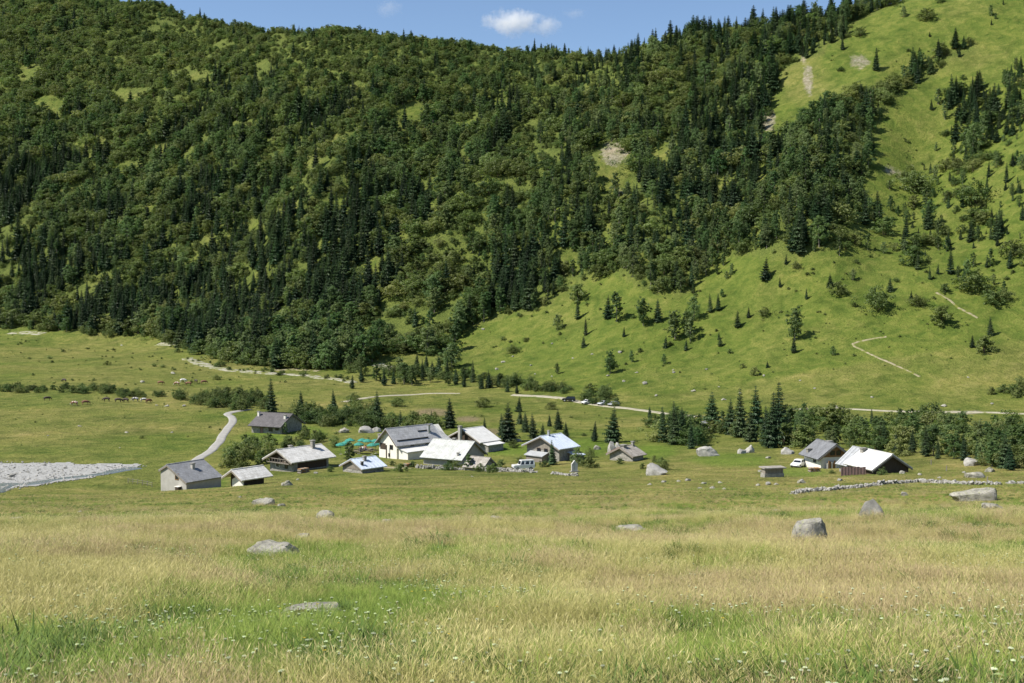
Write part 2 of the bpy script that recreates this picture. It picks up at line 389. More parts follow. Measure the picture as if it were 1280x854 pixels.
GLADES = [(250, 325, 16, 14), (284, 302, 18, 10), (318, 282, 16, 9), (585, 160, 20, 16), (560, 205, 10, 16), (532, 262, 12, 18), (500, 300, 10, 16), (395, 300, 12, 9), (150, 210, 26, 9), (205, 190, 20, 8), (85, 235, 22, 8), (30, 90, 20, 14), (420, 175, 16, 9), (390, 205, 16, 8), (580, 330, 10, 18), (340, 395, 18, 8), (120, 350, 14, 8), (30, 290, 14, 8), (440, 110, 22, 7), (610, 235, 9, 22), (250, 100, 24, 9), (160, 120, 22, 10), (716, 326, 22, 14), (762, 298, 12, 22), (692, 300, 18, 9), (800, 330, 12, 16), (740, 372, 16, 10), (516, 148, 24, 24), (548, 236, 16, 18), (362, 260, 18, 11), (655, 312, 22, 10), (190, 262, 14, 9), (620, 130, 16, 10), (700, 268, 12, 20), (830, 190, 14, 22),
          (270, 300, 26, 10), (110, 185, 40, 16), (330, 350, 14, 12), (60, 130, 30, 14), (430, 250, 12, 20), (300, 160, 24, 8), (960, 215, 16, 30), (460, 330, 14, 16), (905, 235, 8, 20)]
def blobs(u, v, l):
    r = np.zeros(np.shape(u))
    for cx, cy, rx, ry in l: r = np.maximum(r, 1 - sstep(.55, 1.15, np.hypot((u - cx) / rx, (v - cy) / ry)))
    return r
wob_u = (fbm(GX / 35, GY / 35, 61, 3) - .5) * 40; wob_v = (fbm(GX / 35, GY / 35, 62, 3) - .5) * 16
Uw, Vw = U + wob_u * sstep(150, 500, GY), V + wob_v * sstep(150, 500, GY)
HILL = sstep(-20, 0, GZ) * sstep(380, 470, GY)
openm = (inpoly(Uw, Vw, OPEN_HILL) | inpoly(Uw, Vw, ALP) | inpoly(U, V, SCAR)).astype(float)
glade = blobs(U, V, GLADES)
LOWU, LOWV = [-120, 0, 100, 200, 240, 300, 400, 440, 480, 540, 560, 600], [408, 412, 416, 424, 440, 456, 463, 462, 440, 446, 470, 400]
wood = sstep(400, 470, GY) * (1 - openm) * (1 - glade) * np.where(U < 600, V < np.interp(U, LOWU, LOWV) - 3, V < 440)
dry = np.full(GX.shape, .30)
near = 1 - sstep(90, 130, GY)
dry += near * .25 + sstep(80, 120, GY) * (1 - sstep(190, 225, GY)) * .22
dry += blobs(U, V, [(505, 580, 30, 6), (640, 583, 30, 5), (452, 562, 26, 6), (270, 612, 40, 4), (1040, 590, 40, 5), (390, 588, 24, 5), (690, 580, 24, 5)]) * .45
band = lambda v0, v1, s: sstep(v0 - s, v0 + s, V) * (1 - sstep(v1 - s, v1 + s, V))
dry += band(650, 690, 14) * .30 + band(600, 650, 10) * .10
dry += (fbm(GX / 16, GY / 7, 58, 3) - .5) * 1.1 * sstep(50, 80, GY) * (1 - sstep(190, 260, GY)) + (fbm(GX / 40, GY / 24, 59, 3) - .5) * .7 * sstep(200, 260, GY)
dry += band(566, 602, 6) * (U > 700) * .12
dry -= (GY > 380) * openm * .46 + (GY > 380) * glade * .2
dry += sstep(390, 420, GY) * (U < 480) * (V > 405) * .05
dry += blobs(U, V, [(1000, 80, 40, 60), (768, 212, 24, 36), (1180, 60, 90, 40)]) * .35
lush = blobs(U, V, [(330, 547, 34, 10), (385, 541, 30, 9), (640, 562, 46, 9), (735, 560, 34, 14), (820, 565, 30, 10), (1000, 590, 44, 7), (915, 575, 60, 10), (1060, 530, 120, 7), (270, 604, 16, 8), (430, 560, 12, 8)]) * .62
heath = blobs(U, V, [(540, 516, 26, 6), (585, 524, 18, 4), (610, 540, 20, 5)]) * .8
scree = blobs(U, V, [(768, 192, 22, 20), (1075, 78, 16, 10), (776, 240, 14, 8), (1120, 214, 36, 5), (1072, 74, 14, 10), (1010, 100, 9, 24), (960, 150, 12, 20), (285, 130, 10, 14), (20, 172, 8, 6), (1005, 70, 6, 16), (468, 202, 8, 4), (1205, 515, 40, 3), (1020, 516, 24, 3), (355, 60, 6, 4)]) * .62
nv = GX.size; nx, ny = len(gx), len(gy)
gme = bpy.data.meshes.new('ground')
idx = np.arange(nv).reshape(ny, nx)
quads = np.stack([idx[:-1, :-1], idx[:-1, 1:], idx[1:, 1:], idx[1:, :-1]], -1).reshape(-1, 4)
gme.vertices.add(nv); gme.vertices.foreach_set('co', np.stack([GX, GY, GZ], -1).ravel().astype(np.float32))
gme.loops.add(quads.size); gme.loops.foreach_set('vertex_index', quads.ravel().astype(np.int32))
gme.polygons.add(len(quads)); gme.polygons.foreach_set('loop_start', (np.arange(len(quads)) * 4).astype(np.int32))
gme.polygons.foreach_set('use_smooth', np.ones(len(quads), bool)); gme.update()
for nme, arr in (('dry', dry), ('lush', lush), ('wood', wood), ('heath', heath), ('scree', scree)):
    a = gme.attributes.new(nme, 'FLOAT', 'POINT'); a.data.foreach_set('value', np.clip(arr, 0, 1).ravel().astype(np.float32))
gme.materials.append(M['ground'])
ground = tag(ob('ground', gme), 'grassy alpine valley floor and mountainside', 'ground', kind='structure')

# ------------------------------------------------------------------ roads, paths, river bed
def ribbon(name, pts, width, m, lift=.10, dens=2.0, jitter=0.0, label=None):
    p = pix([a for a, b in pts], [b for a, b in pts])[:, :2]
    # Catmull-Rom through the measured points
    out = []
    q = np.vstack([2 * p[0] - p[1], p, 2 * p[-1] - p[-2]])
    for i in range(1, len(q) - 2):
        n = max(2, int(np.linalg.norm(q[i + 1] - q[i]) / dens))
        for t in np.arange(n) / n:
            out.append(.5 * (2 * q[i] + (q[i + 1] - q[i - 1]) * t + (2 * q[i - 1] - 5 * q[i] + 4 * q[i + 1] - q[i + 2]) * t * t + (3 * q[i] - q[i - 1] - 3 * q[i + 1] + q[i + 2]) * t ** 3))
    out.append(p[-1]); c = np.array(out); d = np.gradient(c, axis=0); d /= np.linalg.norm(d, axis=1)[:, None] + 1e-9
    nrm = np.c_[-d[:, 1], d[:, 0]]
    k = np.arange(len(c))
    wl_ = width * (.5 + jitter * (vnoise(k / 3.0, k * 0 + .5, 5) - .5)); wr_ = width * (.5 + jitter * (vnoise(k / 3.0, k * 0 + 7.5, 6) - .5))
    rows = []
    for off, dz in ((-1.25, -.5), (-1, 0), (-.5, .015), (0, .03), (.5, .015), (1, 0), (1.25, -.5)):
        w = np.where(off < 0, wl_, wr_) * off; xy = c + nrm * w[:, None]
        z = height(xy[:, 0], xy[:, 1]); rows.append(np.c_[xy, z + dz + lift])
    V_ = np.concatenate(rows); n = len(c); F_ = []
    for r in range(6):
        a = np.arange(n - 1); F_ += list(zip(r * n + a, r * n + a + 1, (r + 1) * n + a + 1, (r + 1) * n + a))
    o = ob(name, mesh(name, V_, F_, [m], smooth=True)); return tag(o, label, 'road', kind='structure')
ribbon('road', [(236, 582), (246, 575), (262, 565), (274, 553), (278, 545), (285, 535), (291, 527), (289, 521), (284, 518), (292, 515), (312, 512)], 2.2, M['asphalt'], label='narrow grey lane winding past the dark roofed house')
ribbon('track', [(430, 503), (450, 499), (485, 495), (530, 492.5), (575, 492)], 2.0, M['track'], jitter=.5, label='pale gravel track crossing the valley pasture')
ribbon('track', [(640, 494), (680, 496), (715, 501), (745, 506), (775, 510), (800, 513), (840, 518), (875, 521)], 2.9, M['track'], jitter=.5, label='pale gravel track beside the parked cars')
ribbon('road', [(975, 514), (1000, 511.5), (1040, 511), (1080, 512.5), (1120, 514.5), (1180, 515.5), (1280, 517.5), (1420, 519)], 2.4, M['track'], jitter=.4, label='pale road along the foot of the grassy slope')
ribbon('path', [(1150, 471), (1134, 463), (1120, 457), (1095, 446), (1075, 436), (1066, 430), (1084, 425), (1108, 421)], .8, M['path'], .06, jitter=.8, label='zigzag earth footpath on the grassy slope')
ribbon('path', [(1170, 366), (1188, 376), (1198, 385), (1210, 391), (1222, 398)], .9, M['path'], .06, jitter=.8, label='short bare path high on the grassy slope')
ribbon('path', [(406, 584), (440, 582), (480, 584), (515, 586)], 2.2, M['path'], .06, jitter=.4, label='earth farm track between the huts')
ribbon('path', [(320, 572), (345, 570), (368, 569), (400, 575)], 1.6, M['path'], .05, jitter=.4, label='short earth path behind the pale roofed chalet')
ribbon('stream_bed', [(232, 448), (250, 455), (275, 461), (300, 464), (340, 467), (380, 469), (410, 473), (442, 479)], 5.0, M['streamgravel'], .08, jitter=.9, label='dry stony stream bed in front of the wood')
ribbon('stream_bed', [(340, 463), (365, 462), (398, 464)], 3.5, M['path'], .08, jitter=.9, label='bare gravel strip below the wood')
ribbon('stream_bed', [(196, 431), (212, 430), (228, 431)], 6, M['streamgravel'], .1, jitter=.6, label='pale gravel patch at the edge of the wood')
ribbon('stream_bed', [(10, 417), (30, 416), (52, 418)], 6, M['streamgravel'], .1, jitter=.6, label='pale gravel patch between the shrubs')
ribbon('stream_bed', [(470, 456), (482, 459), (498, 461)], 5, M['streamgravel'], .1, jitter=.6, label='pale gravel patch beside the small spruces')
def sheet(name, poly, m, lift, label, step=2.5, cat='riverbed', wob=1.5):
    p = pix([a for a, b in poly], [b for a, b in poly]); q = [(a, b) for a, b in p[:, :2]]
    x0, y0 = p[:, 0].min(), p[:, 1].min(); x1, y1 = p[:, 0].max(), p[:, 1].max()
    xs = np.arange(x0, x1 + step, step); ys = np.arange(y0, y1 + step, step); A, B = np.meshgrid(xs, ys)
    Aw = A + (fbm(A / 6, B / 6, 71, 2) - .5) * 2 * wob; Bw = B + (fbm(A / 6, B / 6, 72, 2) - .5) * 2 * wob
    ins = inpoly(Aw, Bw, q); Z = height(A, B) + lift + (fbm(A / 3, B / 3, 75, 3) - .5) * .12
    vid = np.arange(A.size).reshape(A.shape); f = []
    for j in range(len(ys) - 1):
        for i in range(len(xs) - 1):
            if ins[j, i] and ins[j + 1, i] and ins[j, i + 1] and ins[j + 1, i + 1]: f.append((vid[j, i], vid[j, i + 1], vid[j + 1, i + 1], vid[j + 1, i]))
    used = np.unique(np.array(f)); rm = {int(v): k for k, v in enumerate(used)}
    co = np.stack([A, B, Z], -1).reshape(-1, 3)[used]
    o = ob(name, mesh(name, co, [[rm[int(i)] for i in ff] for ff in f], [m], smooth=True)); tag(o, label, cat, kind='structure'); return q
riv_xy = sheet('riverbed', RIVER, M['gravel'], .07, 'wide bed of pale river gravel', 1.0, wob=4.2)
ribbon('stream', [(-120, 628), (0, 610.5), (30, 606), (62, 601), (100, 596), (130, 592), (150, 588), (172, 585)], 2.6, M['water'], .10, jitter=.9, label='narrow stream in the gravel bed')

# ------------------------------------------------------------------ vegetation prototypes
def rot_frame(d):
    d = d / (np.linalg.norm(d) + 1e-9); a = np.cross(d, (0, 0, 1.0))
    if np.linalg.norm(a) < 1e-4: a = np.array((1.0, 0, 0))
    a /= np.linalg.norm(a); return d, a, np.cross(a, d)
def spruce_proto(rng, H=10.0, Rm=1.9, bare=.06, whorls=30):
    tv = MB(); tv.tube((0, 0, -.6), (0, 0, H * .55), .022 * H, .013 * H, 7, False); tv.tube((0, 0, H * .55), (0, 0, H * .985), .013 * H, .002 * H, 5, False)
    V_, F_ = [], []
    def quad(p, d, s, w, droop):
        d, a, n = rot_frame(np.asarray(d)); q = len(V_)
        e = p + d * s + np.array((0, 0, -droop * s)); mdl = p + d * s * .45
        V_.extend([p, mdl + a * w, e, mdl - a * w + n * w * .3]); F_.append((q, q + 1, q + 2, q + 3))
    lop = rng.normal(0, .06, 2)
    for k in range(whorls):
        t = (k + rng.uniform(-.3, .3)) / whorls; t = min(max(t, 0), .995)
        z = H * (bare + (1 - bare) * t)
        L = Rm * ((1 - t) ** .82) * (0.82 + .18 * math.sin(k * 2.1)) * min(1, .55 + t * 6) + .10
        nb = 9 if t < .6 else (7 if t < .85 else 5); ph = rng.uniform(0, 6.28)
        for b in range(nb):
            an = ph + 2 * math.pi * b / nb + rng.normal(0, .18); l = L * rng.uniform(.62, 1.15) * (1 + lop[0] * math.cos(an) + lop[1] * math.sin(an))
            dirv = np.array((math.cos(an), math.sin(an), .15 - .55 * (1 - t)))
            nseg = 5 if l > 1.0 else (4 if l > .5 else 3)
            for s in range(nseg):
                f = (s + .25) / nseg; p = np.array((0, 0, z)) + dirv * l * f + np.array((0, 0, .22 * l * f * f))
                tw = l * .42 * (1.1 - .6 * f) + .10
                for side in (-1, 1):
                    c, sn = math.cos(side * .75), math.sin(side * .75)
                    dd = np.array((dirv[0] * c - dirv[1] * sn, dirv[0] * sn + dirv[1] * c, dirv[2] - .25))
                    quad(p + rng.normal(0, .03, 3), dd, tw * rng.uniform(.8, 1.2), tw * .24, rng.uniform(.2, .65))
            quad(np.array((0, 0, z)) + dirv * l * .7, dirv, l * .38 + .08, l * .09 + .03, .1)
    quad(np.array((0, 0, H * .95)), (0.01, 0, 1.), H * .06, .05, 0)
    return tv, np.array(V_), F_
def broad_proto(rng, H=8.0, W=2.6, nclump=12, leaves=210, ls=.30, base=.18, stems=1):
    tv = MB(); V_, F_ = [], []
    cl = []
    for i in range(nclump):
        t = (i + .5) / nclump; z = H * (base + (0.95 - base) * t)
        rr = W * (math.sin(math.pi * min(1, .12 + .80 * t)) ** .75) * rng.uniform(.30, .80); an = i * 2.4 + rng.uniform(-.5, .5)
        cl.append((np.array((rr * math.cos(an), rr * math.sin(an), z)), W * rng.uniform(.34, .56) * (1.05 - .35 * t)))
    cl.append((np.array((rng.normal(0, .1), rng.normal(0, .1), H * .90)), W * .34)); cl.append((np.array((0, 0, H * .6)), W * .5))
    for s in range(stems):
        o = np.array((rng.uniform(-.3, .3), rng.uniform(-.3, .3), 0)) * (stems > 1) * W * .5
        tv.tube(o + (0, 0, -.4), o + (rng.uniform(-.1, .1), rng.uniform(-.1, .1), H * .5), .016 * H + .02, .010 * H + .01, 6, False)
        tv.tube(o + (0, 0, H * .49), (0, 0, H * .86), .010 * H + .01, .004 * H, 5, False)
    for c, r in cl[::2]: tv.tube((0, 0, max(.05, c[2] * .62)), c, .006 * H + .01, .004, 4, False)
    for c, r in cl:
        sub = [c + rng.normal(0, 1, 3) * r * .55 for _ in range(7)]
        for sc in sub:
            for _ in range(leaves // 7):
                d = rng.normal(0, 1, 3); d /= np.linalg.norm(d)
                p = sc + d * r * .48 * rng.uniform(.55, 1.1) * np.array((1, 1, .8))
                nrm = d * .8 + (p - np.array((0, 0, H * .5))) / W * .35 + rng.normal(0, .42, 3) + np.array((0, 0, .40)); nrm, a, b = rot_frame(nrm)
                s = ls * rng.uniform(.55, 1.25); ph = rng.uniform(0, 6.28); e1 = a * math.cos(ph) + b * math.sin(ph); e2 = np.cross(nrm, e1)
                q = len(V_); V_.extend([p - e1 * s, p - e2 * s * .55, p + e1 * s, p + e2 * s * .55 + nrm * s * .2]); F_.append((q, q + 1, q + 2, q + 3))
    return tv, np.array(V_), F_
PROTO = bpy.data.collections.new('prototypes')          # not linked to the scene: sources for the stuff objects
def register(kind, k, tv, V_, F_, mc, mt):
    tr = tv.mesh(kind + '_trunk', mt, True); cr = mesh(kind + '_crown', V_, F_, [mc])
    n = len(tv.v); me = mesh(kind + '_whole', list(tv.v) + [tuple(v) for v in V_], list(tv.f) + [tuple(i + n for i in f) for f in F_], [mt, mc], [0] * len(tv.f) + [1] * len(F_))
    return tr, cr, me
M['willow'] = leafy('willow_leaves', (.058, .090, .026), (.092, .128, .036), (.140, .170, .056), .30)
SPR, BRD, SHR, WIL = [], [], [], []
for k, (rm, bare, wh) in enumerate(((2.0, .04, 30), (1.6, .06, 32), (2.3, .03, 28), (1.75, .10, 30), (1.35, .05, 30))):
    rg = np.random.default_rng(100 + k); SPR.append(register('spruce', k, *spruce_proto(rg, 10, rm, bare, wh), M['spruce'], M['bark']))
for k, (w, nc, b) in enumerate(((2.5, 13, .16), (2.0, 13, .12), (3.0, 14, .18), (1.7, 12, .14))):
    rg = np.random.default_rng(200 + k); BRD.append(register('broadleaf', k, *broad_proto(rg, 8.0, w, nc, 266, .185, b), M['broad'], M['pale_bark']))
for k, (w, nc) in enumerate(((1.9, 8), (1.6, 7), (2.3, 9))):
    rg = np.random.default_rng(300 + k); SHR.append(register('shrub', k, *broad_proto(rg, 2.6, w, nc, 210, .135, .06, 3), M['alder'], M['bark']))

for k, (w, nc) in enumerate(((2.1, 9), (1.8, 8), (2.5, 10))):
    rg = np.random.default_rng(400 + k); WIL.append(register('willow', k, *broad_proto(rg, 2.2, w, nc, 190, .125, .03, 4), M['willow'], M['bark']))
def stuff(name, pts, rz, scl, pick, metas, label, cat, tilt=None, kind='stuff', parent=None):
    """one object of many instances (geometry nodes)"""
    coll = bpy.data.collections.new(name + '_sources')
    for i, me in enumerate(metas):
        coll.objects.link(bpy.data.objects.new('%s_source_%02d' % (name, i), me))
    n = len(pts); me = bpy.data.meshes.new(name); me.vertices.add(n); me.vertices.foreach_set('co', np.asarray(pts, np.float32).ravel())
    rot = np.zeros((n, 3), np.float32); rot[:, 2] = rz
    if tilt is not None: rot[:, :2] = tilt
    scl = np.asarray(scl, np.float32); scl = np.repeat(scl[:, None], 3, 1) if scl.ndim == 1 else scl
    for nm, ty, key, arr in (('rot', 'FLOAT_VECTOR', 'vector', rot), ('scl', 'FLOAT_VECTOR', 'vector', scl), ('pick', 'INT', 'value', np.asarray(pick, np.int32))):
        a = me.attributes.new(nm, ty, 'POINT'); a.data.foreach_set(key, np.ascontiguousarray(arr).ravel())
    me.update(); o = ob(name, me, parent)
    ng = bpy.data.node_groups.new(name, 'GeometryNodeTree')
    ng.interface.new_socket('Geometry', in_out='INPUT', socket_type='NodeSocketGeometry'); ng.interface.new_socket('Geometry', in_out='OUTPUT', socket_type='NodeSocketGeometry')
    gi = ng.nodes.new('NodeGroupInput'); go = ng.nodes.new('NodeGroupOutput'); iop = ng.nodes.new('GeometryNodeInstanceOnPoints'); ci = ng.nodes.new('GeometryNodeCollectionInfo')
    ci.inputs['Collection'].default_value = coll; ci.inputs['Separate Children'].default_value = True; ci.inputs['Reset Children'].default_value = True
    iop.inputs['Pick Instance'].default_value = True
    def na(nm, ty):
        x = ng.nodes.new('GeometryNodeInputNamedAttribute'); x.data_type = ty; x.inputs['Name'].default_value = nm; return x.outputs['Attribute']
    L = ng.links
    L.new(gi.outputs[0], iop.inputs['Points']); L.new(ci.outputs[0], iop.inputs['Instance']); L.new(na('pick', 'INT'), iop.inputs['Instance Index'])
    e2r = ng.nodes.new('FunctionNodeEulerToRotation'); L.new(na('rot', 'FLOAT_VECTOR'), e2r.inputs[0]); L.new(e2r.outputs[0], iop.inputs['Rotation'])
    L.new(na('scl', 'FLOAT_VECTOR'), iop.inputs['Scale']); L.new(iop.outputs[0], go.inputs[0])
    md = o.modifiers.new('scatter', 'NODES'); md.node_group = ng
    return tag(o, label, cat, kind=kind)
def plant(kind, protos, p, h, rz, k, label, cat, group, base_h_, wide=1.0):
    e = empty(kind, (p[0], p[1], p[2]), rz, label, cat, group); e.rotation_euler = (random.gauss(0, .025), random.gauss(0, .025), rz); s = h / base_h_; e.scale = (s * wide, s * wide, s)
    ob('trunk' if base_h_ > 4 else 'stems', protos[k][0], e); ob('crown' if base_h_ > 4 else 'foliage', protos[k][1], e)
    return e

# ------------------------------------------------------------------ the wood on the mountainside
def wood_density(u, v):
    d = np.ones(u.shape)
    op = inpoly(u, v, OPEN_HILL); d = np.where(op, .034, d)
    d = np.where(inpoly(u, v, ALP), .03, d); d = np.where(inpoly(u, v, SCAR), 0, d)
    # scattered trees on the open slope
    thin = blobs(u, v, [(1220, 250, 90, 120), (1160, 300, 60, 50), (1250, 350, 50, 30)]) * .48
    thin = np.maximum(thin, blobs(u, v, [(930, 345, 60, 26), (1030, 315, 70, 30)]) * .22)
    thin = np.maximum(thin, blobs(u, v, [(1200, 128, 42, 32), (1240, 155, 46, 34), (1265, 120, 30, 44), (1205, 200, 26, 36)]) * .9)
    thin = np.maximum(thin, blobs(u, v, [(1075, 185, 26, 20), (985, 190, 26, 20)]) * .35)
    d = np.where(op | inpoly(u, v, ALP), np.maximum(d, thin), d)
    d = d * (1 - .88 * blobs(u, v, GLADES))
    return d
sp = 3.9
ax = np.arange(-680, 640, sp); ay = np.arange(372, 1330, sp); A, B = np.meshgrid(ax, ay)
A = (A + RNG.uniform(-.45, .45, A.shape) * sp).ravel(); B = (B + RNG.uniform(-.45, .45, B.shape) * sp).ravel()
Zt = height(A, B); u, v = project(A, B, Zt)
# only ground this side of the crest (plus a strip behind it)
crest = np.interp(u, [r[0] for r in RIDGE], [r[1] for r in RIDGE])
ok = (u > -110) & (u < 1390) & (v < 470) & (B < crest + 35) & (Zt > -34)
A, B, Zt, u, v = A[ok], B[ok], Zt[ok], u[ok], v[ok]
wu = u + (fbm(A / 35, B / 35, 61, 3) - .5) * 40; wv = v + (fbm(A / 35, B / 35, 62, 3) - .5) * 16
dens = wood_density(wu, wv)
# lower border of the wood on the valley floor
low = np.interp(u, LOWU, LOWV)
dens = np.where((v > low) & (u < 600), 0, dens)
gap = fbm(A / 22, B / 22, 83, 3)
g2 = fbm(A / 9, B / 9, 87, 2)
rb = rib_at(A, B); crestm = (rb < .085) & (u < 700)
in_gap = (gap > .61) | (g2 > .68) | crestm
dens = dens * np.where(crestm & (g2 > .47), .35, 1.0)
acc = RNG.uniform(0, 1, A.shape) < dens
A, B, Zt, u, v, wu, wv, in_gap = (q[acc] for q in (A, B, Zt, u, v, wu, wv, in_gap))
rb = rib_at(A, B); clus = fbm(A / 38, B / 38, 91, 3) + np.clip(rb - .22, -.12, .25) * .55
hz = sstep(70, 190, Zt)                                # the upper slope on the left is low alder scrub
leftm = 1 - sstep(640, 760, u)
ps = np.clip((clus - .47) * 8.0, 0.06, .97)
ps = np.maximum(ps, blobs(u, v, [(60, 345, 120, 66), (225, 335, 70, 80), (315, 345, 50, 56)]) * .72)
ps = np.maximum(ps, blobs(u, v, [(40, 350, 40, 60), (205, 340, 45, 70), (240, 250, 30, 40), (310, 320, 30, 50), (625, 150, 34, 70), (710, 235, 28, 50), (640, 250, 24, 40), (860, 100, 50, 40), (1215, 135, 50, 36), (450, 240, 24, 50), (900, 60, 60, 26), (830, 130, 40, 40)]) * .85)
ps = ps * (1 - .78 * hz * leftm); ps = np.where((u < 700) & (B > np.interp(u, [r[0] for r in RIDGE], [r[1] for r in RIDGE]) - 70), ps * .25, ps)
ps = np.where(u > 660, np.maximum(ps * .65, .15), ps); ps = np.maximum(ps, blobs(u, v, [(1195, 125, 36, 34), (1245, 145, 40, 44)]) * .96)
ps = np.where((u > 700) & (v < 120), np.maximum(ps, .45), ps)
rr = RNG.uniform(0, 1, A.shape)
kindv = np.where(rr < ps, 0, np.where(RNG.uniform(0, 1, A.shape) < .20 + .62 * hz * leftm, 2, 1))
kindv = np.where(in_gap & (RNG.uniform(0, 1, A.shape) < .85), 2, kindv)
hgt = np.where(kindv == 0, RNG.gamma(9, 1.2, A.shape) + 2.0, np.where(kindv == 1, RNG.gamma(10, .86, A.shape) + 1.5, RNG.gamma(8, .52, A.shape) + 1.4))
on_open = (inpoly(wu, wv, OPEN_HILL) | inpoly(wu, wv, ALP)) & (blobs(u, v, [(1225, 140, 66, 50)]) < .5)
hgt = np.where(on_open & (kindv == 0), np.clip(hgt * .62, 3, 13), hgt); hgt = np.where(on_open & (kindv == 1), hgt * .62, hgt)
hgt = np.where(in_gap & (kindv == 2), hgt * RNG.uniform(.45, 1.0, A.shape), hgt); hgt = np.where(u > 660, hgt * .92, hgt); hgt = hgt * np.where(RNG.uniform(0, 1, A.shape) < .3, .6, 1.0)
hgt = np.where((kindv == 0) & ~on_open & (u < 660), hgt * 1.15, hgt); thin_b = (kindv == 0) & (RNG.uniform(0, 1, A.shape) < .30); hgt = np.where(thin_b, hgt * .62, hgt)
hgt = np.where(kindv > 0, hgt * RNG.lognormal(0, .22, A.shape), hgt)
hgt = np.minimum(hgt, np.array([18.5, 13.5, 8.0])[kindv] * RNG.uniform(.85, 1.0, A.shape))
hgt = hgt * np.where(u < 780, 1 - .38 * sstep(-120, -20, B - np.interp(u, [r[0] for r in RIDGE], [r[1] for r in RIDGE])), 1)
print('wood trees', len(A), [int((kindv == k).sum()) for k in range(3)])
KN = [('spruce_tree', SPR, 10.0, 'tree'), ('broadleaf_tree', BRD, 8.0, 'tree'), ('alder_shrub', SHR, 2.6, 'shrub'), ('willow_shrub', WIL, 2.2, 'shrub')]
rzv = RNG.uniform(0, 6.28, A.shape); PTS = np.c_[A, B, Zt - .15]
inframe = (u > 0) & (u < 1280) & (v > 5)
WL = {0: [('dark conical spruce standing in the thick wood across the valley', 'spruces in the mountain wood'),
          ('small spruce standing alone on the open grassy mountainside', 'spruces scattered on the open grassy slope')],
      1: [('leafy green broadleaf tree growing in the thick wood across the valley', 'broadleaf trees in the mountain wood'),
          ('small leafy tree standing on the open grassy mountainside', 'small leafy trees on the open grassy slope')],
      2: [('low bushy alder shrub growing in the thick mountain wood', 'alder shrubs in the mountain wood'),
          ('low bushy shrub growing on the open grassy mountainside', 'shrubs on the open grassy slope')]}
def zone(uu, vv):
    if math.hypot((uu - 768) / 1.0, (vv - 212) / 1.2) < 70: return 'beside the bare scar in the wood'
    if vv < 150: return 'high in the wood just below the ridge' if uu < 760 else 'in the wood bordering the grassy upper clearing'
    if uu > 660: return 'in the wood bordering the open grassy slope'
    if vv > 330: return 'at the foot of the wood above the stony stream bed' if uu < 330 else 'low in the wood straight above the inn'
    return 'halfway up the thick wooded mountainside'
LIMIT = {0: 205, 1: 215, 2: 12}; solo = np.zeros(len(A), bool)
for kd in range(3):
    name, pr, bh, cat = KN[kd]
    size = np.where((kindv == kd) & inframe, hgt / B * np.where(on_open, 3.0, 1.0), 0)
    for i in np.argsort(-size)[:LIMIT[kd]]:
        if size[i] <= 0: continue
        solo[i] = True; lab, grp = WL[kd][int(on_open[i])]
        if not on_open[i]:
            zn = zone(u[i], v[i]); lab = ('dark conical spruce growing ', 'leafy green broadleaf tree growing ', 'bushy alder shrub growing ')[kd] + zn; grp = ('spruces ', 'broadleaf trees ', 'alder shrubs ')[kd] + zn
        plant(name, pr, PTS[i], hgt[i], rzv[i], int(RNG.integers(len(pr))), lab, cat, grp, bh, RNG.uniform(.9, 1.25) * (1.1, .85 if u[i] > 660 else 1.05, 1.2)[kd])
rest = ~solo
metas = [p[2] for p in SPR] + [p[2] for p in BRD] + [p[2] for p in SHR]
off = np.array([0, len(SPR), len(SPR) + len(BRD)]); cnt = np.array([len(SPR), len(BRD), len(SHR)]); bh = np.array([10.0, 8.0, 2.6])
kr = kindv[rest]; s = hgt[rest] / bh[kr]; w = np.where(kr == 0, RNG.uniform(.75, 1.5, len(kr)), RNG.uniform(.85, 1.35, len(kr))) * np.array([1.12, 1.05, 1.2])[kr] * np.where((u[rest] > 660) & (kr == 1), .78, 1)
stuff('distant_forest', PTS[rest], rzv[rest], np.c_[s * w, s * w, s], off[kr] + (RNG.integers(0, 1000, len(kr)) % cnt[kr]), metas,
      'dense mixed wood of spruce and leafy trees covering the far mountainside', 'forest')

# spruces that stand out on the skyline
for (uu, vv, hp) in ((793, 64, 17), (812, 60, 14), (828, 58, 15), (846, 54, 18), (884, 48, 16), (900, 44, 20), (920, 42, 22), (938, 38, 20), (953, 36, 26), (967, 34, 26), (980, 32, 20), (991, 30, 22), (1004, 28, 26), (1040, 18, 18), (1054, 14, 16), (1070, 10, 16),
                     (228, 12, 8), (250, 18, 9), (326, 30, 9), (372, 36, 8), (392, 40, 7), (668, 46, 15), (735, 62, 12)):
    p = P1(uu, vv + 6); pl = min(p[1], np.interp(uu, [r[0] for r in RIDGE], [r[1] for r in RIDGE]) + 5)
    dx, _ = ray(uu, vv); x, y = dx * pl, pl; z = float(height([x], [y])[0])
    plant('spruce_tree', SPR, (x, y, z - .3), (hp + 6) * y / F_PX, random.uniform(0, 6), random.randrange(5), 'dark spruce standing out against the blue sky on the ridge', 'tree', 'spruces along the ridge line', 10.0)

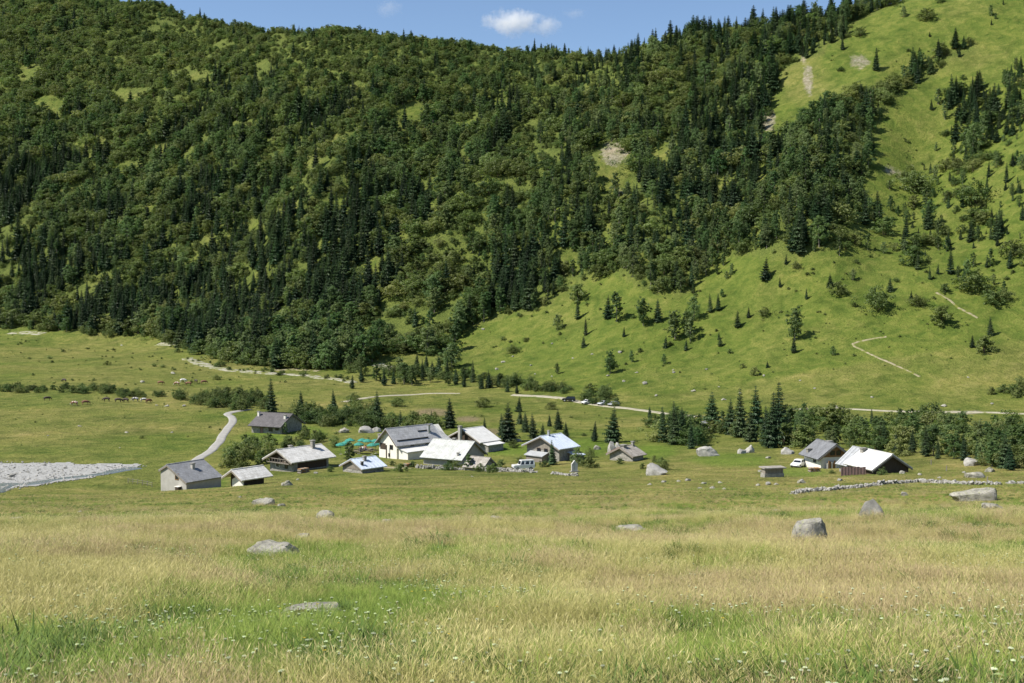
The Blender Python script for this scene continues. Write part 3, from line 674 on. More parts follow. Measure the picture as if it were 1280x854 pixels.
# ------------------------------------------------------------------ building materials
def roof_mat(name, c1, c2, row=.45, rough=.75, metal=0.0, kind='slate', spec=.35):
    m, nt, b = nmat(name); co = obj_co(nt); b.inputs['Roughness'].default_value = rough; b.inputs['Metallic'].default_value = metal
    b.inputs['Specular IOR Level'].default_value = spec
    f = noise(nt, .9, 6, .7, co); c = ramp(nt, f, [(.28, c2), (.72, c1)])
    f2 = noise(nt, 6, 4, .65, co); c = mix(nt, .5, c, ramp(nt, f2, [(.3, (.72,) * 3), (.7, (1.2,) * 3)]), 'MULTIPLY')
    if kind == 'slate':
        br = node(nt, 'ShaderNodeTexBrick'); br.inputs['Scale'].default_value = 1.0; br.inputs['Brick Width'].default_value = .6; br.inputs['Row Height'].default_value = row
        br.inputs['Mortar Size'].default_value = .02; br.inputs['Color1'].default_value = (1.1,) * 3 + (1,); br.inputs['Color2'].default_value = (.82,) * 3 + (1,); br.inputs['Mortar'].default_value = (.45,) * 3 + (1,)
        nt.links.new(co, br.inputs['Vector']); c = mix(nt, .7, c, br.outputs['Color'], 'MULTIPLY')
    st = node(nt, 'ShaderNodeMapping'); st.inputs['Scale'].default_value = (2.2, .5, .5) if kind != 'slate' else (.9, .9, .9); nt.links.new(co, st.inputs['Vector'])
    c = mix(nt, .55, c, ramp(nt, noise(nt, 1.1, 6, .75, st.outputs[0]), [(.32, (.62, .58, .52)), (.5, (1,) * 3), (.8, (1.08,) * 3)]), 'MULTIPLY')
    nt.links.new(c, b.inputs['Base Color']); bump(nt, b, f2, .5, .04); return m
def stone_wall_mat(name, c1, c2, mortar):
    m, nt, b = nmat(name); co = obj_co(nt); b.inputs['Roughness'].default_value = .92; b.inputs['Specular IOR Level'].default_value = .15
    v = node(nt, 'ShaderNodeTexVoronoi'); v.inputs['Scale'].default_value = 2.6; nt.links.new(co, v.inputs['Vector'])
    c = ramp(nt, v.outputs['Color'], [(.15, c2), (.85, c1)])
    v2 = node(nt, 'ShaderNodeTexVoronoi', feature='DISTANCE_TO_EDGE'); v2.inputs['Scale'].default_value = 2.6; nt.links.new(co, v2.inputs['Vector'])
    c = mix(nt, ramp(nt, v2.outputs['Distance'], [(.02, (1, 1, 1)), (.07, (0, 0, 0))]), c, mortar)
    c = mix(nt, .6, c, ramp(nt, noise(nt, 1.2, 5, .7, co), [(.3, (.7,) * 3), (.7, (1.15,) * 3)]), 'MULTIPLY')
    nt.links.new(c, b.inputs['Base Color']); bump(nt, b, v2.outputs['Distance'], .6, .08); return m
def wood_mat(name, c1, c2, board=.16):
    m, nt, b = nmat(name); co = obj_co(nt); b.inputs['Roughness'].default_value = .8; b.inputs['Specular IOR Level'].default_value = .2
    mp = node(nt, 'ShaderNodeMapping'); mp.inputs['Scale'].default_value = (7, 7, .5); nt.links.new(co, mp.inputs['Vector'])
    c = ramp(nt, noise(nt, 1.0, 5, .7, mp.outputs[0]), [(.3, c2), (.7, c1)])
    nt.links.new(c, b.inputs['Base Color']); bump(nt, b, noise(nt, 2.0, 4, .6, mp.outputs[0]), .5, .03); return m
M['slate'] = roof_mat('grey_slate', (.27, .275, .285), (.19, .195, .205))
M['slate_pale'] = roof_mat('pale_slate', (.44, .44, .44), (.34, .34, .345))
M['slate_mid'] = roof_mat('mid_slate', (.20, .205, .215), (.14, .145, .155))
M['slate_dark'] = roof_mat('dark_slate', (.135, .125, .125), (.075, .070, .072))
M['lauze'] = roof_mat('pale_stone_slab', (.64, .63, .60), (.46, .45, .425), .6)
M['lauze_green'] = roof_mat('pale_greenish_slab', (.53, .54, .515), (.39, .40, .375), .6)
M['old_slab'] = roof_mat('old_stone_slab', (.40, .37, .33), (.24, .22, .19), .7)
M['zinc'] = roof_mat('blue_grey_sheet', (.58, .64, .72), (.45, .51, .59), kind='sheet', rough=.5, metal=.0, spec=.5)
M['white_sheet'] = roof_mat('white_sheet', (.70, .69, .66), (.54, .53, .50), kind='sheet', rough=.55)
M['grey_sheet'] = roof_mat('grey_sheet', (.40, .41, .42), (.30, .31, .32), kind='sheet', rough=.55)
M['rust'] = roof_mat('rusty_sheet', (.30, .185, .165), (.22, .145, .13), kind='sheet')
M['stonewall'] = stone_wall_mat('stone_wall', (.36, .34, .30), (.20, .19, .165), (.30, .285, .25))
M['render'] = solid('grey_render', (.42, .405, .365), (.33, .315, .28), rough=.92, scale=.9, bmp=.2)
M['cream'] = solid('cream_render', (.78, .75, .665), (.68, .65, .57), rough=.9, scale=.8, bmp=.15)
M['whitewash'] = solid('whitewash', (.78, .75, .68), (.62, .59, .53), rough=.9, scale=1.2, bmp=.2)
M['wood_dark'] = wood_mat('dark_timber', (.085, .062, .045), (.040, .030, .022))
M['wood_grey'] = wood_mat('weathered_timber', (.28, .25, .21), (.15, .13, .105))
M['wood_brown'] = wood_mat('brown_timber', (.30, .17, .075), (.18, .10, .045))
M['glass'] = solid('dark_glass', (.02, .025, .03), (.012, .015, .02), rough=.1, scale=1, bmp=0, spec=.6)
M['iron'] = solid('dark_iron', (.06, .06, .06), rough=.5, scale=5, metal=.6)
M['steel'] = solid('pale_steel', (.55, .56, .57), rough=.4, scale=5, metal=.5, bmp=0)

def house(name, label, corner, a, lp, rp_, hp, ap, ridge, roof, wall, gable=None, hp2=None, fr=.5, oe=.6, og=.6, th=.20, sink=2.2,
          wins=(), chims=(), seams=0, hip=False, guards=0, cat='house', depth=None, group=None, roof2=None, plinth=None):
    """near base corner at a photo pixel; lp / rp_ = width in pixels of the faces running left-back / right-back; heights in pixels"""
    P = P1(*corner); s = F_PX / P[1]; ar = R(a)
    Wr = rp_ / (s * math.cos(ar)) if rp_ > 0 else -rp_; Wl = lp / (s * math.sin(ar)) if lp > 0 else -lp
    eh, e2, ah = hp / s, (hp2 if hp2 is not None else hp) / s, ap / s
    root = empty(name, tuple(P), ar, label, cat, group)
    sw = ridge == 'L'
    L, W = (Wl, Wr) if sw else (Wr, Wl)                      # canonical frame: ridge along x (length L), width along y (W)
    mp = (lambda v: (v[1], v[0], v[2])) if sw else (lambda v: v)
    def part(nm, mb, m, parent=root, smooth=False):
        mb.v = [mp(v) for v in mb.v]; return mb.build(nm, m, parent, smooth=smooth)
    yr = fr * W
    part('wall', MB().prism([(0, -sink), (W, -sink), (W, e2), (yr, ah), (0, eh)], 'x', 0, L), wall)
    if plinth:
        part('plinth', MB().prism([(-.06, -sink), (W + .06, -sink), (W + .06, plinth[0]), (-.06, plinth[0])], 'x', -.06, L + .06), plinth[1])
    if gable:                                                # boarded gable, proud of the wall, on the end that shows
        gm, gz = gable; lo = max(0, gz * min(eh, e2))
        part('gable_boarding', MB().prism([(.02, lo), (W - .02, lo), (W - .02, e2 - .03), (yr, ah - .03), (.02, eh - .03)], 'x', -.07, -.005), gm)
    # roof: two slabs lying on the wall heads
    def slab(y0, z0, y1, z1, x0, x1, nm, m):
        dy, dz = y1 - y0, z1 - z0; l = math.hypot(dy, dz); ny_, nz_ = -dz / l, dy / l
        if nz_ < 0: ny_, nz_ = -ny_, -nz_
        mb = MB(); mb.prism([(y0, z0), (y1, z1), (y1 + ny_ * th, z1 + nz_ * th), (y0 + ny_ * th, z0 + nz_ * th)], 'x', x0, x1); return part(nm, mb, m), (ny_, nz_)
    k1 = (ah - eh) / yr; k2 = (ah - e2) / (W - yr); zz = .03
    xe = L + og - (W * .42 if hip else 0)
    r1, n1 = slab(-oe, eh - k1 * oe + zz, yr, ah + zz, -og, xe, 'roof_slope', roof)
    r2, n2 = slab(W + oe, e2 - k2 * oe + zz, yr, ah + zz + .02, -og, xe, 'roof_slope', roof2 or roof)
    part('ridge_cap', MB().box(-og - .02, xe + .02, yr - .16, yr + .16, ah + zz + th * .75, ah + zz + th * 1.25), roof)
    for y0, y1, z0, z1 in ((-oe, yr, eh - k1 * oe, ah), (yr, W + oe, ah, e2 - k2 * oe)):     # barge boards on the gable end that shows
        mb = MB(); mb.prism([(y0, z0 - .18), (y1, z1 - .18), (y1, z1 + .1), (y0, z0 + .1)], 'x', -og - .05, -og - .005); part('barge_board', mb, M['wood_grey'] if wall is not M['cream'] else M['wood_dark'])
    if hip:
        ze = eh - k1 * oe
        mb = MB(); t = th + zz
        mb.add([(xe, yr, ah + t), (L + og, -oe, ze + t), (L + og, W + oe, ze + t), (xe - .02, -oe, ze + t), (xe - .02, W + oe, ze + t), (xe, yr, ah - .1), (L + og, -oe, ze), (L + og, W + oe, ze), (xe, -oe, ze), (xe, W + oe, ze)],
               [(0, 1, 2), (0, 3, 1), (0, 2, 4), (1, 6, 7, 2), (3, 8, 6, 1), (2, 7, 9, 4), (5, 7, 6), (5, 6, 8), (5, 9, 7)]); part('hip_slope', mb, M['lauze'])
    def on_roof(x, f):                                        # f from near eave (0) to ridge (1) to far eave (2)
        if f <= 1: y = -oe + (yr + oe) * f; z = eh + k1 * y if y < yr else ah
        else: y = yr + (W + oe - yr) * (f - 1); z = ah - k2 * (y - yr)
        return y, z + zz
    for i in range(seams):
        x = -og + (L + 2 * og) * (i + .5) / seams
        if x > xe: continue
        y1, z1 = -oe, eh - k1 * oe + zz; y2, z2 = yr, ah + zz; o_ = th * n1[1]
        part('seam', MB().prism([(y1 + n1[0] * th, z1 + o_ - .02), (y2 + n1[0] * th, z2 + o_ - .02), (y2 + n1[0] * th, z2 + o_ + .07), (y1 + n1[0] * th, z1 + o_ + .07)], 'x', x - .04, x + .04), roof, r1)
    for i in range(guards):
        f = (.22, .62)[i % 2]; y, z = on_roof(0, f); x0, x1 = ((.2, .62 * L), (L * .5, L * .74))[i % 2]
        part('snow_guard', MB().box(x0, x1, y - .05, y + .05, z + th * .8, z + th + .32), M['iron'], r1)
    for (fx, f, cw, ch, cm) in chims:
        y, z = on_roof(fx * L, f); x = fx * L
        c = part('chimney', MB().box(x - cw / 2, x + cw / 2, y - cw / 2, y + cw / 2, z - .5, z + ch), M[cm])
        part('chimney_cap', MB().box(x - cw * .68, x + cw * .68, y - cw * .68, y + cw * .68, z + ch + .002, z + ch + .14), M['stone'], c)
    for wspec in wins:
        fc, c, w, z0, h, kd = wspec                            # face 'L'/'R', centre fraction, width m, sill height m, height m, kind
        Wf = Wl if fc == 'L' else Wr; t = c * Wf
        pr = .075 if gable else .012
        def fb(u0, u1, za, zb, d0, d1):
            return MB().box(-d1, -d0, u0, u1, za, zb) if fc == 'L' else MB().box(u0, u1, -d1, -d0, za, zb)
        mbs = MB()
        for u0, u1, za, zb in ((t - w / 2 - .09, t - w / 2, z0 - .09, z0 + h + .09), (t + w / 2, t + w / 2 + .09, z0 - .09, z0 + h + .09), (t - w / 2, t + w / 2, z0 + h, z0 + h + .09), (t - w / 2, t + w / 2, z0 - .09, z0)):
            q = fb(u0, u1, za, zb, 0.0, pr + .05); mbs.add(q.v, q.f)
        fm = {'window': M['wood_brown'], 'dark': M['wood_dark'], 'door': M['wood_dark'], 'white': M['whitewash'], 'opening': M['wood_dark']}[kd]
        wo = mbs.build('door' if kd == 'door' else ('opening' if kd == 'opening' else 'window'), fm, root)
        q = fb(t - w / 2, t + w / 2, z0, z0 + h, .002, pr + .012)
        q.build('door_leaf' if kd == 'door' else 'pane_or_shade_fill', {'door': M['rust'], 'opening': M['wood_dark'], 'dark': M['glass'], 'window': M['glass'], 'white': M['glass']}[kd], wo)  # an opening gets a dark filling: the shade inside is put into its colour
    root['_dims'] = (Wr, Wl, eh, ah); return root
def lean_to(root, x0, x1, y0, y1, z_hi, z_lo, roof, wall, side, name='lean_to_roof', over=.3):
    """a lower roof against a house, in the house's own frame; it falls towards -y (side 'R') or -x (side 'L')"""
    if side == 'R': poly = [(y0 - over, z_lo - .05), (y1, z_hi), (y1, z_hi + .14), (y0 - over, z_lo + .09)]; MB().prism(poly, 'x', x0 - over, x1 + over).build(name, roof, root); MB().prism([(y0, -2), (y1, -2), (y1, z_hi - .02), (y0, z_lo - .02)], 'x', x0, x1).build('lean_to_wall', wall, root)
    else: poly = [(x0 - over, z_lo - .05), (x1, z_hi), (x1, z_hi + .14), (x0 - over, z_lo + .09)]; MB().prism(poly, 'y', y0 - over, y1 + over).build(name, roof, root); MB().prism([(x0, -2), (x1, -2), (x1, z_hi - .02), (x0, z_lo - .02)], 'y', y0, y1).build('lean_to_wall', wall, root)

hA = house('stone_house', 'rendered grey house with asymmetric slate roof and small chimney, beside the riverbed', (233, 612), 55, 41, 32, 8.5, 27, 'R', M['slate'], M['render'], hp2=20, fr=.72, oe=.25, og=.2,
      wins=[('L', .36, .75, 1.5, .95, 'window')], chims=[(.50, .62, .55, 1.0, 'render')])
MB().box(-.75, -.03, 1.2, 2.2, .35, .45).build('shelf_board', M['whitewash'], hA); MB().box(-.7, -.03, 1.3, 2.1, -.6, .34).build('bench_box', M['wood_dark'], hA)
house('small_barn', 'small barn with pale roof over a white wall and loft opening coloured dark as shade', (305, 607), 50, 21, 20, 10.5, 18, 'R', M['lauze'], M['wood_dark'], oe=.9, og=1.15, cat='barn', plinth=None,  # dark timber wall above the white one paints the shade of the open loft
      wins=[])
def barn_front():
    b = [o for o in bpy.data.objects if o.name.startswith('small_barn') and o.type == 'EMPTY'][0]
    MB().prism([(-.02, -1.5), (2.9, -1.5), (2.9, .75), (2.0, 1.15), (1.0, 1.15), (-.02, .8)], 'x', -.16, -.01).build('white_wall', M['whitewash'], b)
barn_front()
hC = house('chalet', 'stone and timber chalet with wide pale slab roof and tall chimney', (367, 590), 50, 36, 37, 14, 25, 'R', M['lauze'], M['stonewall'], gable=(M['wood_dark'], .62), oe=.9, og=1.25, th=.26,
      wins=[('L', .66, 1.0, .55, .75, 'white'), ('L', .30, .7, .55, .7, 'dark')], chims=[(.80, .80, .7, 1.7, 'stonewall'), (.35, 1.25, .6, 1.0, 'stonewall')])
Wr, Wl, eh, ah = hC['_dims']
bal = MB().box(-1.05, -.08, .25, Wl - .25, 1.50, 1.60); bal.build('balcony_floor', M['wood_grey'], hC)
for k in range(9): MB().box(-1.05, -.98, .3 + k * (Wl - .6) / 8 - .04, .3 + k * (Wl - .6) / 8 + .04, 1.602, 2.35).build('baluster', M['wood_grey'], hC)
MB().box(-1.08, -.95, .22, Wl - .22, 2.352, 2.44).build('balcony_rail', M['wood_grey'], hC)
for t in (.3, .55): MB().box(-.10, -.075, Wl * t, Wl * t + .55, 1.7, 2.6).build('loft_shutter', M['wood_grey'], hC)
MB().box(1.0, Wr - .6, -.04, -.005, .2, eh - .5).build('side_boarding', M['wood_dark'], hC)
house('stone_house', 'dark slate roofed stone house standing by the winding lane', (352, 543), 66, 42, 18, 11, 23, 'L', M['slate_dark'], M['stonewall'], oe=1.05, og=.45,
      wins=[('L', .66, .85, .0, 1.75, 'door'), ('L', .36, 1.1, .7, .8, 'dark'), ('L', .15, .8, 1.0, .7, 'dark')], chims=[(.06, .62, .6, 1.1, 'whitewash'), (.985, .72, .55, 1.3, 'whitewash')])
house('low_hut', 'low stone hut with blue grey sheet roof sunk behind the meadow edge', (453, 592), 45, 29, 24, 6, 15, 'R', M['zinc'], M['stonewall'], oe=.5, og=.5, gable=(M['wood_grey'], .6), seams=7, cat='hut',
      chims=[(.42, .72, .55, .95, 'stone'), (.10, .35, .42, .8, 'iron')])
hF = house('mountain_inn', 'large cream walled inn with grey slate roof, snow guards and loggia', (496, 574), 45, 25, 60, 20, 36, 'R', M['slate_pale'], M['cream'], oe=.75, og=.7, hip=True, guards=2, cat='inn',
      wins=[('L', .30, 1.0, 2.0, .85, 'dark'), ('L', .42, .45, .35, .6, 'dark'), ('L', .78, 1.7, 1.85, 1.15, 'opening'), ('R', .3, .9, 1.9, .8, 'dark'), ('R', .6, .9, 1.9, .8, 'dark')],
      chims=[(.70, .55, .55, 1.7, 'steel'), (.0, 1.75, .6, 1.2, 'stone'), (.10, 1.5, .5, .9, 'stone')])
MB().box(-.75, -.55, 2.7, 2.9, -1, 2.9).build('loggia_post', M['wood_dark'], hF)
Wr, Wl, eh, ah = hF['_dims']
lean_to(hF, .4, 8.6, -3.3, -.02, 2.35, 1.75, M['white_sheet'], M['whitewash'], 'R')
hG = house('long_barn', 'long low barn with broad pale grey green roof behind the dry stone wall', (577, 583), 62, 50, 27, 9.5, 27, 'L', M['lauze_green'], M['render'], oe=.7, og=.5, cat='barn',
      wins=[('L', .3, 1.0, .5, .7, 'dark')], chims=[(.12, .22, .4, .7, 'stone'), (.5, 1.02, .6, .5, 'stone')])
hH = house('chalet', 'dark timber chalet with white sheet roof and tall slim chimney stack', (600, 565), 48, 42, 21, 13, 26, 'R', M['white_sheet'], M['stonewall'], gable=(M['wood_dark'], .35), oe=.7, og=.7,
      wins=[('L', .25, .9, 1.0, .9, 'white')])
Wr, Wl, eh, ah = hH['_dims']
lean_to(hH, .4, Wr * .95, -2.3, -.02, eh - .35, eh - .75, M['white_sheet'], M['stonewall'], 'R')
ck = MB().box(-1.7, -1.0, Wl * .46, Wl * .46 + .7, -1, ah + .8).build('chimney', M['render'], hH); MB().box(-1.8, -.9, Wl * .46 - .1, Wl * .46 + .8, ah + .802, ah + 1.0).build('chimney_cap', M['stone'], ck)
house('ruined_hut', 'low ruined hut with sagging brown stone slab roof', (604, 589), 58, 24, 15, 4, 14, 'L', M['old_slab'], M['stonewall'], oe=.4, og=.3, cat='hut')
hJ = house('chalet', 'stone chalet under a blue grey sheet metal roof with small lean to', (699, 577), 48, 40, 21, 17, 29, 'R', M['zinc'], M['stonewall'], gable=(M['wood_grey'], .75), oe=.75, og=.9, seams=9,
      wins=[('L', .62, .8, 1.5, .8, 'dark'), ('L', .40, .8, 1.5, .8, 'dark')], chims=[(.30, .95, .4, 1.2, 'steel')])
Wr, Wl, eh, ah = hJ['_dims']
lean_to(hJ, Wr * .55, Wr * 1.0, -2.4, -.02, 1.6, 1.1, M['zinc'], M['wood_grey'], 'R')
lean_to(hJ, -1.9, -.08, Wl * .35, Wl * .85, 1.5, .9, M['grey_sheet'], M['wood_grey'], 'L', 'porch_roof')
house('sunken_hut', 'half buried hut with grey and rusty sloping roof among boulders', (791, 577), 48, 27, 15, 7, 16, 'R', M['old_slab'], M['stonewall'], oe=.5, og=.6, cat='hut', seams=5,
      chims=[(.15, .95, .9, .5, 'stone'), (.98, .9, .5, 1.0, 'stone')], roof2=M['rust'])
house('chalet', 'white walled chalet with brown timber gable and dark grey roof', (1026, 586), 13, -6.0, 38, 15, 29, 'L', M['slate_mid'], M['whitewash'], gable=(M['wood_brown'], .95), oe=.8, og=.5, th=.24,
      wins=[('R', .40, .7, 2.35, .6, 'dark'), ('R', .62, .7, 2.35, .6, 'dark'), ('L', .35, .7, .9, .8, 'dark')], chims=[(.75, .25, .7, .7, 'stone'), (.5, 1.15, .8, .6, 'stone')])
house('barn', 'low barn with plain grey sheet roof between the brown chalet and the white roof', (1071, 591), 20, -4.6, 42, 8, 26, 'L', M['grey_sheet'], M['stonewall'], oe=.5, og=.3, cat='barn', seams=6)
house('barn', 'barn with bright white sheet roof and boarded gable coloured dark as shade', (1091, 593), 18, -6.6, 50, 6.5, 23, 'L', M['white_sheet'], M['wood_dark'], gable=(M['wood_dark'], .0), oe=.45, og=.5, cat='barn', seams=6, chims=[(.92, .8, .7, .7, 'stone')])  # shade on the gable is put into its dark timber colour
house('tiny_hut', 'tiny hut with pale roof and tan wall among the spruces', (880, 540), 48, 8, 7, 6, 11, 'R', M['lauze'], M['cream'], oe=.45, og=.5, cat='hut')

# ------------------------------------------------------------------ rocks, boulders, dry stone walls
def rock_mesh(name, seed, sx, sy, sz, m, sub=3, rough=.22, peak=0.0, cut=0.0, fac=.50, flat=0.0):
    bm = bmesh.new(); bmesh.ops.create_icosphere(bm, subdivisions=sub, radius=1.0); rg = np.random.default_rng(seed)
    p = np.array([v_.co for v_ in bm.verts]); off = rg.uniform(0, 50, 3)
    nn = rg.normal(0, 1, (16, 3)); nn /= np.linalg.norm(nn, axis=1)[:, None]; dd = rg.uniform(fac, .88, 16)
    for n_, d_ in zip(nn, dd):
        e = np.maximum(p @ n_ - d_, 0); p = p - e[:, None] * n_ * .95
    p = p / max(np.abs(p[:, 0]).max(), .3); p[:, 2] /= max(p[:, 2].max(), .3)
    k = 1 + rough * (fbm(p[:, 0] * 1.6 + off[0], p[:, 1] * 1.6 + p[:, 2] * 1.3 + off[1], seed, 3) - .5) + rough * .35 * (fbm(p[:, 0] * 7 + off[1], p[:, 1] * 7 + p[:, 2] * 6, seed + 5, 3) - .5)
    p = p * k[:, None]
    if flat:
        t = p[:, 2]; top = .42 + .16 * fbm(p[:, 0] * 2.5 + off[2], p[:, 1] * 2.5, seed + 9, 3) + .12 * np.floor((p[:, 0] + p[:, 1] * .6) * 2.2) / 2.2; p[:, 2] = np.where(t > top, top + (t - top) * .12, t) / .62
    if peak: t = np.maximum(0, p[:, 2]); p[:, 0] *= 1 - peak * t; p[:, 1] *= 1 - peak * t
    if cut: p[:, 2] = np.where(p[:, 2] > 0, p[:, 2] * (1 - abs(cut) * (np.sign(cut) * p[:, 0] * .5 + .5)), p[:, 2])
    for v_, q in zip(bm.verts, p): v_.co = Vector((q[0] * sx, q[1] * sy, q[2] * sz))
    me = bpy.data.meshes.new(name); bm.to_mesh(me); bm.free(); me.materials.append(m)
    if sub >= 3: me.polygons.foreach_set('use_smooth', np.ones(len(me.polygons), bool)); me.set_sharp_from_angle(angle=R(24))
    return me
def boulder(u_, v_, wp, hp, label, seed, m='rock', peak=0.0, cut=0.0, rz=0.0, sub=4, rough=.28, dep=.8, fac=.55, flat=0.0):
    p = P1(u_, v_); s = F_PX / p[1]; w = wp / s / 2; h = hp / s
    me = rock_mesh('boulder', seed, w * 1.08, w * dep, h * .86, M[m], sub, rough, peak, cut, fac, flat)
    o = ob('boulder', me, None, (p[0], p[1] + w * dep * .4, p[2] + h * .14), rz); return tag(o, label, 'boulder')
boulder(1016, 681, 48, 31, 'big lichen spotted boulder with dark right flank in the golden meadow', 98, dep=.85, rough=.26, fac=.64)
boulder(1090, 648, 31, 25, 'pale pointed boulder standing in the meadow', 2, 'stone', peak=.42)
boulder(1221, 626, 58, 19, 'long wedge shaped boulder tilted in front of the dry stone wall', 3, cut=-.55, dep=.5)
boulder(1242, 637, 28, 8, 'flat pale stone below the long wedge boulder', 4)
boulder(405, 649, 25, 10, 'grey boulder alone on the green meadow slope', 5)
boulder(338, 694, 68, 15, 'low layered rock outcrop among green plants', 6, rough=.4, flat=1)
boulder(383, 771, 84, 14, 'flat slab of rock almost level with the flowering grass', 7, dep=.6, flat=1)
boulder(788, 663, 38, 6, 'long flat stone in golden grass', 8, flat=1)
boulder(328, 631, 26, 7, 'grey flat stones in short green grass', 9, flat=1)
boulder(483, 655, 15, 6, 'small pale stone on green slope', 10)
boulder(819, 594, 30, 14, 'rounded pale boulder below the half buried hut', 11, 'pale_stone')
boulder(885, 570, 26, 12, 'pale boulder at the edge of the spruces', 12, 'pale_stone')
boulder(938, 566, 13, 10, 'upright pale boulder in front of tall spruces', 13, 'pale_stone', peak=.3)
boulder(927, 567, 12, 6, 'low pale boulder leaning on an upright one', 14, 'pale_stone')
boulder(984, 568, 18, 11, 'slanting pale boulder behind the parked white car', 15, 'pale_stone', cut=.5)
boulder(1217, 582, 22, 10, 'pale boulder at the foot of the alder belt', 16, 'pale_stone')
boulder(1238, 590, 13, 6, 'small boulder on the bank above the wall', 17)
boulder(1221, 597, 24, 7, 'low broad boulder right above the dry stone wall', 18)
boulder(1131, 620, 9, 5, 'small stone in grass below the wall', 19)
boulder(376, 674, 24, 6, 'low stone behind the layered outcrop', 20)
boulder(359, 607, 16, 6, 'grey stone on the bank below the pale roofed chalet', 21)
boulder(1002, 604, 11, 5, 'small round stone below the lawn', 22)
boulder(972, 641, 12, 4, 'small brown stone showing through golden grass', 23)
boulder(765, 566, 11, 14, 'tall split boulder next to the half buried hut', 24, 'pale_stone')
boulder(773, 562, 9, 9, 'boulder resting beside the tall split boulder', 25, 'pale_stone')
boulder(747, 562, 9, 5, 'small dark boulder on bright lawn', 26)
boulder(455, 541, 22, 8, 'pale boulder heap behind the terrace parasols', 27, 'pale_stone')
boulder(470, 540, 12, 6, 'pale block at the end of the boulder heap', 28, 'pale_stone')
boulder(429, 541, 14, 6, 'pinkish rock above the lawn', 29)
boulder(646, 552, 14, 4, 'long pale stone at the lawn edge under a spruce', 30, 'pale_stone')
boulder(620, 650, 18, 5, 'brown stone on the green slope', 31)
boulder(20, 652, 20, 5, 'brown stones half hidden in grass above the river', 32)
# small rocks strewn over pasture and slope: one mesh shared by alike pieces
RK = [rock_mesh('rock', 40 + k, 1, .8, .62, M['stone' if k < 1 else 'rock'], 2, .35) for k in range(4)]
spots = [(99, 533, 6), (158, 541, 6), (215, 541, 5), (209, 508, 7), (230, 508, 6), (196, 507, 4), (178, 478, 8), (216, 467, 7), (150, 560, 3), (60, 545, 3), (152, 432, 4)]
spots = [(a, b, c, 'pale rock lying in the grazed pasture', 'rocks in the grazed pasture') for a, b, c in spots]
for a, b, c in [(641, 446, 4), (629, 453, 6), (621, 462, 6), (664, 457, 4), (669, 468, 4), (775, 441, 6), (796, 466, 5), (806, 480, 8), (780, 477, 5), (842, 463, 4), (867, 489, 7), (820, 495, 6), (899, 484, 4), (925, 492, 5), (905, 500, 7), (716, 448, 4), (1210, 472, 4),
                (1046, 510, 9), (1180, 508, 10), (690, 430, 4), (604, 412, 5), (842, 466, 5), (760, 470, 5), (1018, 486, 4), (740, 443, 5), (1000, 476, 4), (883, 462, 4), (955, 470, 5), (690, 471, 4), (560, 436, 6), (1090, 497, 5), (1240, 505, 5)]:
    spots.append((a, b, c, 'pale rock lying on the open grassy slope', 'rocks on the open grassy slope'))
for a, b, c in [(880, 605, 8), (890, 611, 10), (900, 604, 8), (905, 612, 7), (875, 611, 6), (948, 607, 8), (960, 606, 9), (970, 606, 8), (1050, 601, 8), (1150, 594, 8), (1128, 592, 9), (830, 603, 8), (848, 602, 7), (860, 601, 8), (812, 606, 7), (1205, 591, 6), (690, 655, 6), (540, 640, 6), (960, 573, 8), (950, 590, 6), (1010, 563, 8), (1175, 598, 7), (340, 628, 10), (352, 633, 10), (318, 630, 9), (100, 640, 6), (910, 640, 5), (300, 622, 6), (372, 600, 6), (500, 588, 7), (470, 590, 9), (395, 592, 6), (590, 596, 4), (850, 655, 5)]:
    spots.append((a, b, c, 'small weathered stone lying in the meadow near the hamlet', 'stones in the meadow near the hamlet'))
pp = pix([q[0] for q in spots], [q[1] for q in spots])
for (a, b, c, lb, gr), p in zip(spots, pp):
    w = c * p[1] / F_PX / 2; o = ob('rock', random.choice(RK), None, (p[0], p[1], p[2] + w * .12), random.uniform(0, 6.28)); o.scale = (w, w, w * random.uniform(.7, 1.1)); tag(o, lb, 'rock', gr)
STN = [rock_mesh('stone', 60 + k, 1, .8, .7, M['stone' if k % 2 else 'pale_stone'], 1, .5, fac=.36) for k in range(4)]
def dry_wall(path, h, w, label, sd, lo=.16, hi=.36):
    p = pix([a for a, b in path], [b for a, b in path]); rg = np.random.default_rng(sd); V_, F_, mi = [], [], []
    c0 = p[len(p) // 2]; root = empty('dry_stone_wall', tuple(c0), 0, label, 'wall')
    for a, b in zip(p[:-1], p[1:]):
        L = np.linalg.norm((b - a)[:2]); d = (b - a)[:2] / L; nn = np.array((-d[1], d[0]))
        for _ in range(int(L * h * w / .021)):
            t = rg.uniform(0, L); zt = rg.uniform(0, 1); q = a[:2] + d * t + nn * rg.normal(0, .32) * w * (1.1 - .5 * zt)
            topn = h * (.15 + 1.25 * vnoise(np.array([t / 2.2 + a[0]]), np.array([.5]), sd)[0])
            z = float(height([q[0]], [q[1]])[0]) + zt * topn; s_ = lo + (hi - lo) * rg.uniform() ** 1.8; k = rg.integers(4); me = STN[k]
            an = rg.uniform(0, 6.28); ca, sa = math.cos(an), math.sin(an); co = np.array([v_.co for v_ in me.vertices]) * s_ * rg.uniform(.65, 1.3, 3)
            co = np.c_[co[:, 0] * ca - co[:, 1] * sa + q[0], co[:, 0] * sa + co[:, 1] * ca + q[1], co[:, 2] + z] - c0
            n0 = len(V_); V_.extend(co); F_.extend([tuple(i + n0 for i in f.vertices) for f in me.polygons]); mi.extend([int(k % 2)] * len(me.polygons))
    o = ob('stones', mesh('stones', V_, F_, [M['stone'], M['pale_stone']], mi), root); o['kind'] = 'stuff'; return root
